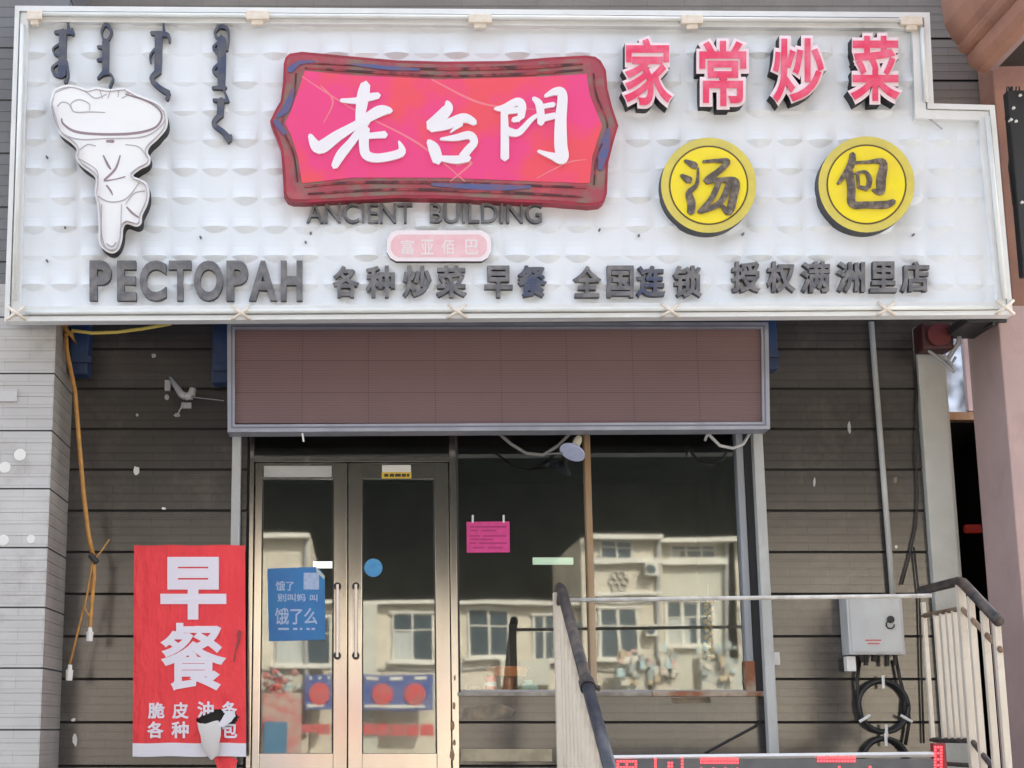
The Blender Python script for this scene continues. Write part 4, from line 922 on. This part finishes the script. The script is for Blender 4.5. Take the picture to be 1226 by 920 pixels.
# ticker
TK = empty('led_ticker', (2.5, -1.56, Z(985, -1.56)), 'grey led ticker panel with red dotted letters at the bottom between the railings', 'display board')
tl, tr_ = P(728, 906.5, -1.58), P(1119, 903, -1.58); zb = tl.z - .3
q = MB(); q.box((tl.x, -1.57, zb), (tr_.x, -1.50, tl.z - .012)); q.build('face', m_tick, TK)
q = MB(); q.tube([(tl.x, -1.56, tl.z - .006), (tr_.x, -1.56, tr_.z - .002)], .016, 4); q.build('top_edge', m_tickf, TK)
q = MB()
for x in (tl.x + .3, tr_.x - .3): q.box((x, -1.55, 0), (x + .04, -1.51, zb + .001)); 
q.box((tl.x, -1.545, -.01), (tr_.x, -1.515, zb + .003)); q.build('foot', m_dark, TK)
def dots(x0, x1, y0, y1, pat=None):
    q = MB()
    nx = max(1, int((x1 - x0) / 3.6)); ny = max(1, int((y1 - y0) / 3.6))
    for i in range(nx):
        for j in range(ny):
            if pat and not pat(i, j, nx, ny): continue
            x, y = x0 + (i + .5) * 3.6, y0 + (j + .5) * 3.6; q.pbox(x - 1.25, y - 1.25, x + 1.25, y + 1.25, -1.574, .004)
    q.build('lit_letter', m_led_red, TK)
dots(738, 764, 910, 925, lambda i, j, nx, ny: j != 1 or i % 3 == 0)
dots(783, 787, 908, 925); dots(799, 807, 912, 925); dots(815, 822, 906, 925); 
dots(838, 886, 908, 916); dots(838, 886, 919, 925, lambda i, j, nx, ny: i % 4 == 0)
dots(978, 1026, 906, 914); dots(1003, 1022, 917, 925, lambda i, j, nx, ny: (i - nx / 2) ** 2 > 3); dots(1040, 1056, 917, 925, lambda i, j, nx, ny: (i - nx / 2) ** 2 > 2)
dots(1118, 1132, 893, 925, lambda i, j, nx, ny: j % 2 == 0 or i in (0, nx - 1))
q = MB(); q.box((tr_.x + .0, -1.571, zb), (tr_.x + .075, -1.51, Z(890, -1.571))); q.build('end_cap', mat('red_end', (.28,.03,.04), .5), TK)

# ------------------------------------------------------------------ across the street (seen in the panes)
OD = 27.
def O(px, py, d=OD): p = P(px, py, d); return p.x, p.z
OB = empty('apartment_house', (4, -OD - 4, STREET), 'cream rendered apartment house across the street, seen mirrored in the shop panes', 'building')
def orect(mb, x0, y0, x1, y1, dep0, dep1, mi=0, zb=None, zt=None):
    a, b = O(x0, y1), O(x1, y0); mb.box((a[0], -OD + dep0, a[1] if zb is None else zb), (b[0], -OD + dep1, b[1] if zt is None else zt), mi)
q = MB()
orect(q, -400, 660, 296, 900, -6, .02, 2, STREET); orect(q, 296.2, 645, 371, 900, -6, 0, 0, STREET); orect(q, 371, 722, 703, 900, -6, -.35, 0, STREET); orect(q, 703, 645, 792, 900, -6, 0, 0, STREET); orect(q, 792, 645, 890, 900, -6, -.9, 1, STREET); orect(q, 890.2, 645, 1500, 900, -6, -.9, 0, STREET)
q.build('wall', [m_opp, m_opp2, mat('brown_grey_render', (.34,.30,.25), .85, c2=(.28,.25,.21), scale=2)], OB)
q = MB(); orect(q, -400, 655, 296, 660.5, -6, .3); orect(q, 296.2, 640, 371, 645.5, -6, .3); orect(q, 371, 718, 703, 722.5, -6, -.1); orect(q, 703, 640, 792, 645.5, -6, .3); orect(q, 792, 640, 1500, 645.5, -6, -.5)
orect(q, 711, 709, 792, 713, 0, .12); orect(q, 711, 669, 790, 675, 0, .18); orect(q, 800, 665, 880, 672, -.9, -.7)
q.build('white_ledges', m_oppw, OB)
def win_(x0, y0, x1, y1, dep=0., nm=2):
    w = MB(); f = 1.6
    orect(w, x0 - 3, y0 - 3, x1 + 3, y0, dep, dep + .08); orect(w, x0 - 5, y1, x1 + 5, y1 + 4, dep, dep + .16)
    for x in [x0, x1 - f] + [x0 + (x1 - x0) * k / nm - f / 2 for k in range(1, nm)]: orect(w, x, y0, x + f, y1, dep - .02, dep + .05)
    orect(w, x0, y0 + (y1 - y0) * .34, x1, y0 + (y1 - y0) * .34 + f, dep - .02, dep + .045); orect(w, x0, y0 + .01, x1, y0 + f, dep - .02, dep + .044); orect(w, x0, y1 - f, x1, y1 - .01, dep - .02, dep + .044)
    o = w.build('window', m_oppw, OB)
    g = MB(); orect(g, x0, y0, x1, y1, dep - .02, dep + .015); g.build('pane', m_oppg, o)
    if int(x0) % 3 != 1:
        c_ = MB(); w_ = (x1 - x0) * (.22 + .13 * (int(x0) % 4)); orect(c_, x0 + 2, y0 + 2 + (y1 - y0) * .36, x0 + w_, y1 - 2, dep + .016, dep + .022); c_.build('curtain', mat('curtain', (.34,.36,.34), .9, c2=(.46,.45,.40), scale=5, stretch=(6,1,.3)), o)
win_(470, 734, 519, 790, -.35); win_(562, 728, 612, 786, -.35); win_(718, 729, 765, 788); win_(718, 646, 758, 669); win_(812, 648, 868, 664, -.9, 3); win_(806, 716, 866, 770, -.9, 3); win_(330, 740, 395, 795, 0.); win_(640, 735, 668, 790, -.35)
win_(900, 725, 950, 785, -.9); win_(1000, 725, 1050, 785, -.9)
q = MB()                                              # rain pipes, cables and boxes on the far wall
for px, y0, y1, dep in ((366, 646, 880, 0), (545, 724, 880, -.35), (700, 724, 880, -.35), (788, 646, 880, 0), (880, 646, 880, -.9)):
    p0, p1 = O(px, y0), O(px, y1); q.tube([(p0[0], -OD + dep + .07, p0[1]), (p1[0], -OD + dep + .07, p1[1])], .055, 8)
for y, x0, x1, dep in ((800, 300, 371, 0), (797, 372, 700, -.35), (719.5, 706, 790, 0), (800, 706, 790, 0)):
    p0, p1 = O(x0, y), O(x1, y); q.tube([(p0[0], -OD + dep + .04, p0[1]), ((p0[0] + p1[0]) / 2, -OD + dep + .04, (p0[1] + p1[1]) / 2 - .08), (p1[0], -OD + dep + .04, p1[1])], .02, 6)
q.build('rain_pipes', mat('pipe_grey', (.30,.29,.27), .6), OB)
for x0, y0, x1, y1, dep in ((528, 762, 548, 778, -.35), (690, 745, 702, 756, -.35), (772, 748, 786, 762, 0), (772, 676, 786, 690, 0), (345, 700, 360, 716, 0)):
    q = MB(); orect(q, x0, y0, x1, y1, dep, dep + .3); o_ = q.build('air_conditioner', m_oppw, OB)
    c0, c1 = O(x0, y1), O(x1, y0); q = MB(); q.lathe(((c0[0] * .6 + c1[0] * .4), -OD + dep + .3, (c0[1] + c1[1]) / 2), (0, 1, 0), [(0, .11), (.01, .11), (.012, 0)], 14); q.build('fan_grille', m_oppg, o_)
q = MB()                                              # flower ornament on the wall
cx_, cz_ = O(741, 696)
for a in range(6):
    t = a * math.pi / 3; c = Vector((cx_ + .16 * math.cos(t), -OD + .03, cz_ + .16 * math.sin(t)))
    q.tube([c + Vector((.09 * math.cos(u), 0, .09 * math.sin(u))) for u in [k * math.pi / 5 for k in range(11)]], .025, 6)
q.build('flower_ornament', mat('ornament_grey', (.36,.33,.27), .8), OB)
q = MB(); orect(q, 430, 722, 452, 900, -.34, -.1, 0, STREET); orect(q, 600, 790, 660, 820, -.3, -.1); q.build('downpipe_bay', m_opp2, OB)
q = MB()                                              # added black block, darkens the panes above the mirrored roofs
q.box((-30, -OD - 30, STREET), (40, -OD - 6.5, 22)); tag(q.build('added_dark_block', m_refl_black), 'tall black block added behind the cream house to keep the upper reflections in the panes dark', 'building')
for k, (x0, x1, y0, y1, lab, rr) in enumerate(((365, 399, 808, 850, 'blue shop sign with one red disc mirrored in the left door leaf', 1), (433, 518, 808, 851, 'blue shop sign with two red discs mirrored in the right door leaf', 2))):
    a, b = O(x0, y1), O(x1, y0)
    e = empty('far_shop_sign', ((a[0] + b[0]) / 2, -OD + .3, a[1]), lab, 'sign', 'shop signs across the street')
    q = MB(); q.box((a[0], -OD + .25, a[1]), (b[0], -OD + .5, b[1])); q.build('blue_board', m_shopb, e)
    q = MB()
    for j in range(rr):
        cx = a[0] + (b[0] - a[0]) * (j + .65) / (rr + .25); cz = (a[1] + b[1]) / 2 - .05
        q.lathe((cx, -OD + .5, cz), (0, 1, 0), [(0, .26), (.03, .26), (.04, 0)], 12)
    q.build('red_disc', m_shopr, e)
    q = MB()
    for j in range(3): q.box((a[0] + .1 + j * (b[0] - a[0]) / 3, -OD + .5, b[1] - .12), (a[0] + (j + .7) * (b[0] - a[0]) / 3, -OD + .52, b[1] - .05))
    q.box((a[0] + .05, -OD + .5, a[1] + .06), (b[0] - .2, -OD + .52, a[1] + .12)); q.build('white_strokes', m_oppw, e)
q = MB(); a, b = O(362, 882), O(520, 868)
for j in range(9):
    w = (b[0] - a[0]) / 9; q.box((a[0] + j * w, -OD + .6, a[1] + random.uniform(0, .08)), (a[0] + (j + .9) * w, -OD + .65, b[1]))
tag(q.build('red_bunting', m_shopr), 'strip of red bunting across the street mirrored low in the door leaves', 'bunting')
q = MB(); orect(q, 318, 865, 345, 900, .2, .8, 0, STREET); tag(q.build('blue_bin', mat('bin_blue', (.05,.14,.22), .5)), 'dull blue bin across the street mirrored low in the left door leaf', 'bin')
q = MB(); a, b = O(315, 858), O(362, 805)
q.bevbox((a[0], -OD + .3, STREET), (b[0], -OD + .7, b[1] - .5), .03)
rr_ = random.Random(3)
for j in range(34):
    x, z = rr_.uniform(a[0] + .06, b[0] - .06), rr_.uniform(b[1] - .48, b[1]); r_ = rr_.uniform(.05, .1)
    q.lathe((x, -OD + .45, z), (0, 1, 0), [(-.1, r_), (.1, r_), (.16, r_ * .5)], 8, rr_.choice((0, 0, 1, 1, 2)))
tag(q.build('fruit_rack', [mat('dull_goods', (.36,.30,.24), .8, c2=(.42,.10,.09), scale=4), m_shopr, m_cloth]), 'rack of small coloured goods mirrored in the left door leaf', 'rack')
for x0, x1, y0, y1, m, lab in ((735, 765, 795, 824, 'pale', 'pale bluish market stall heaped with goods, mirrored low in the right pane'), (770, 800, 792, 824, 'rose', 'rose coloured market stall heaped with goods, mirrored low in the right pane'), (828, 880, 790, 826, 'grey', 'greyish market stall heaped with goods, mirrored below the gold charm')):
    a, b = O(x0, y1), O(x1, y0); q = MB(); q.bevbox((a[0], -OD + .3, STREET), (b[0], -OD + 1.2, b[1]), .02)
    e = empty('market_stall', ((a[0] + b[0]) / 2, -OD + .7, STREET), lab, 'stall', 'stalls across the street')
    q.build('stall_cover', mat('stall_' + m, {'pale': (.42,.45,.42), 'rose': (.48,.40,.32), 'grey': (.38,.39,.35)}[m], .8, c2=(.5,.45,.36), scale=3.5, contrast=(.44,.56)), e)
    rg = random.Random(x0); q = MB()
    for j in range(26):
        x, z = rg.uniform(a[0] - .12, b[0] + .05), rg.uniform(b[1] - .55, b[1] + .22); w, h = rg.uniform(.06, .2), rg.uniform(.06, .22)
        q.bevbox((x, -OD + 1.2 + j * .004, z), (x + w, -OD + 1.3 + j * .004, z + h), .02, rg.choice((0, 0, 1, 2, 3, 4)))
    g_ = q.build('goods', [mat('goods_cream', (.55,.50,.40), .8), mat('goods_aqua', (.38,.48,.46), .8), mat('goods_rose', (.52,.34,.28), .8), mat('goods_tan', (.46,.36,.22), .8), mat('goods_grey', (.30,.32,.30), .8)], e); g_['kind'] = 'stuff'
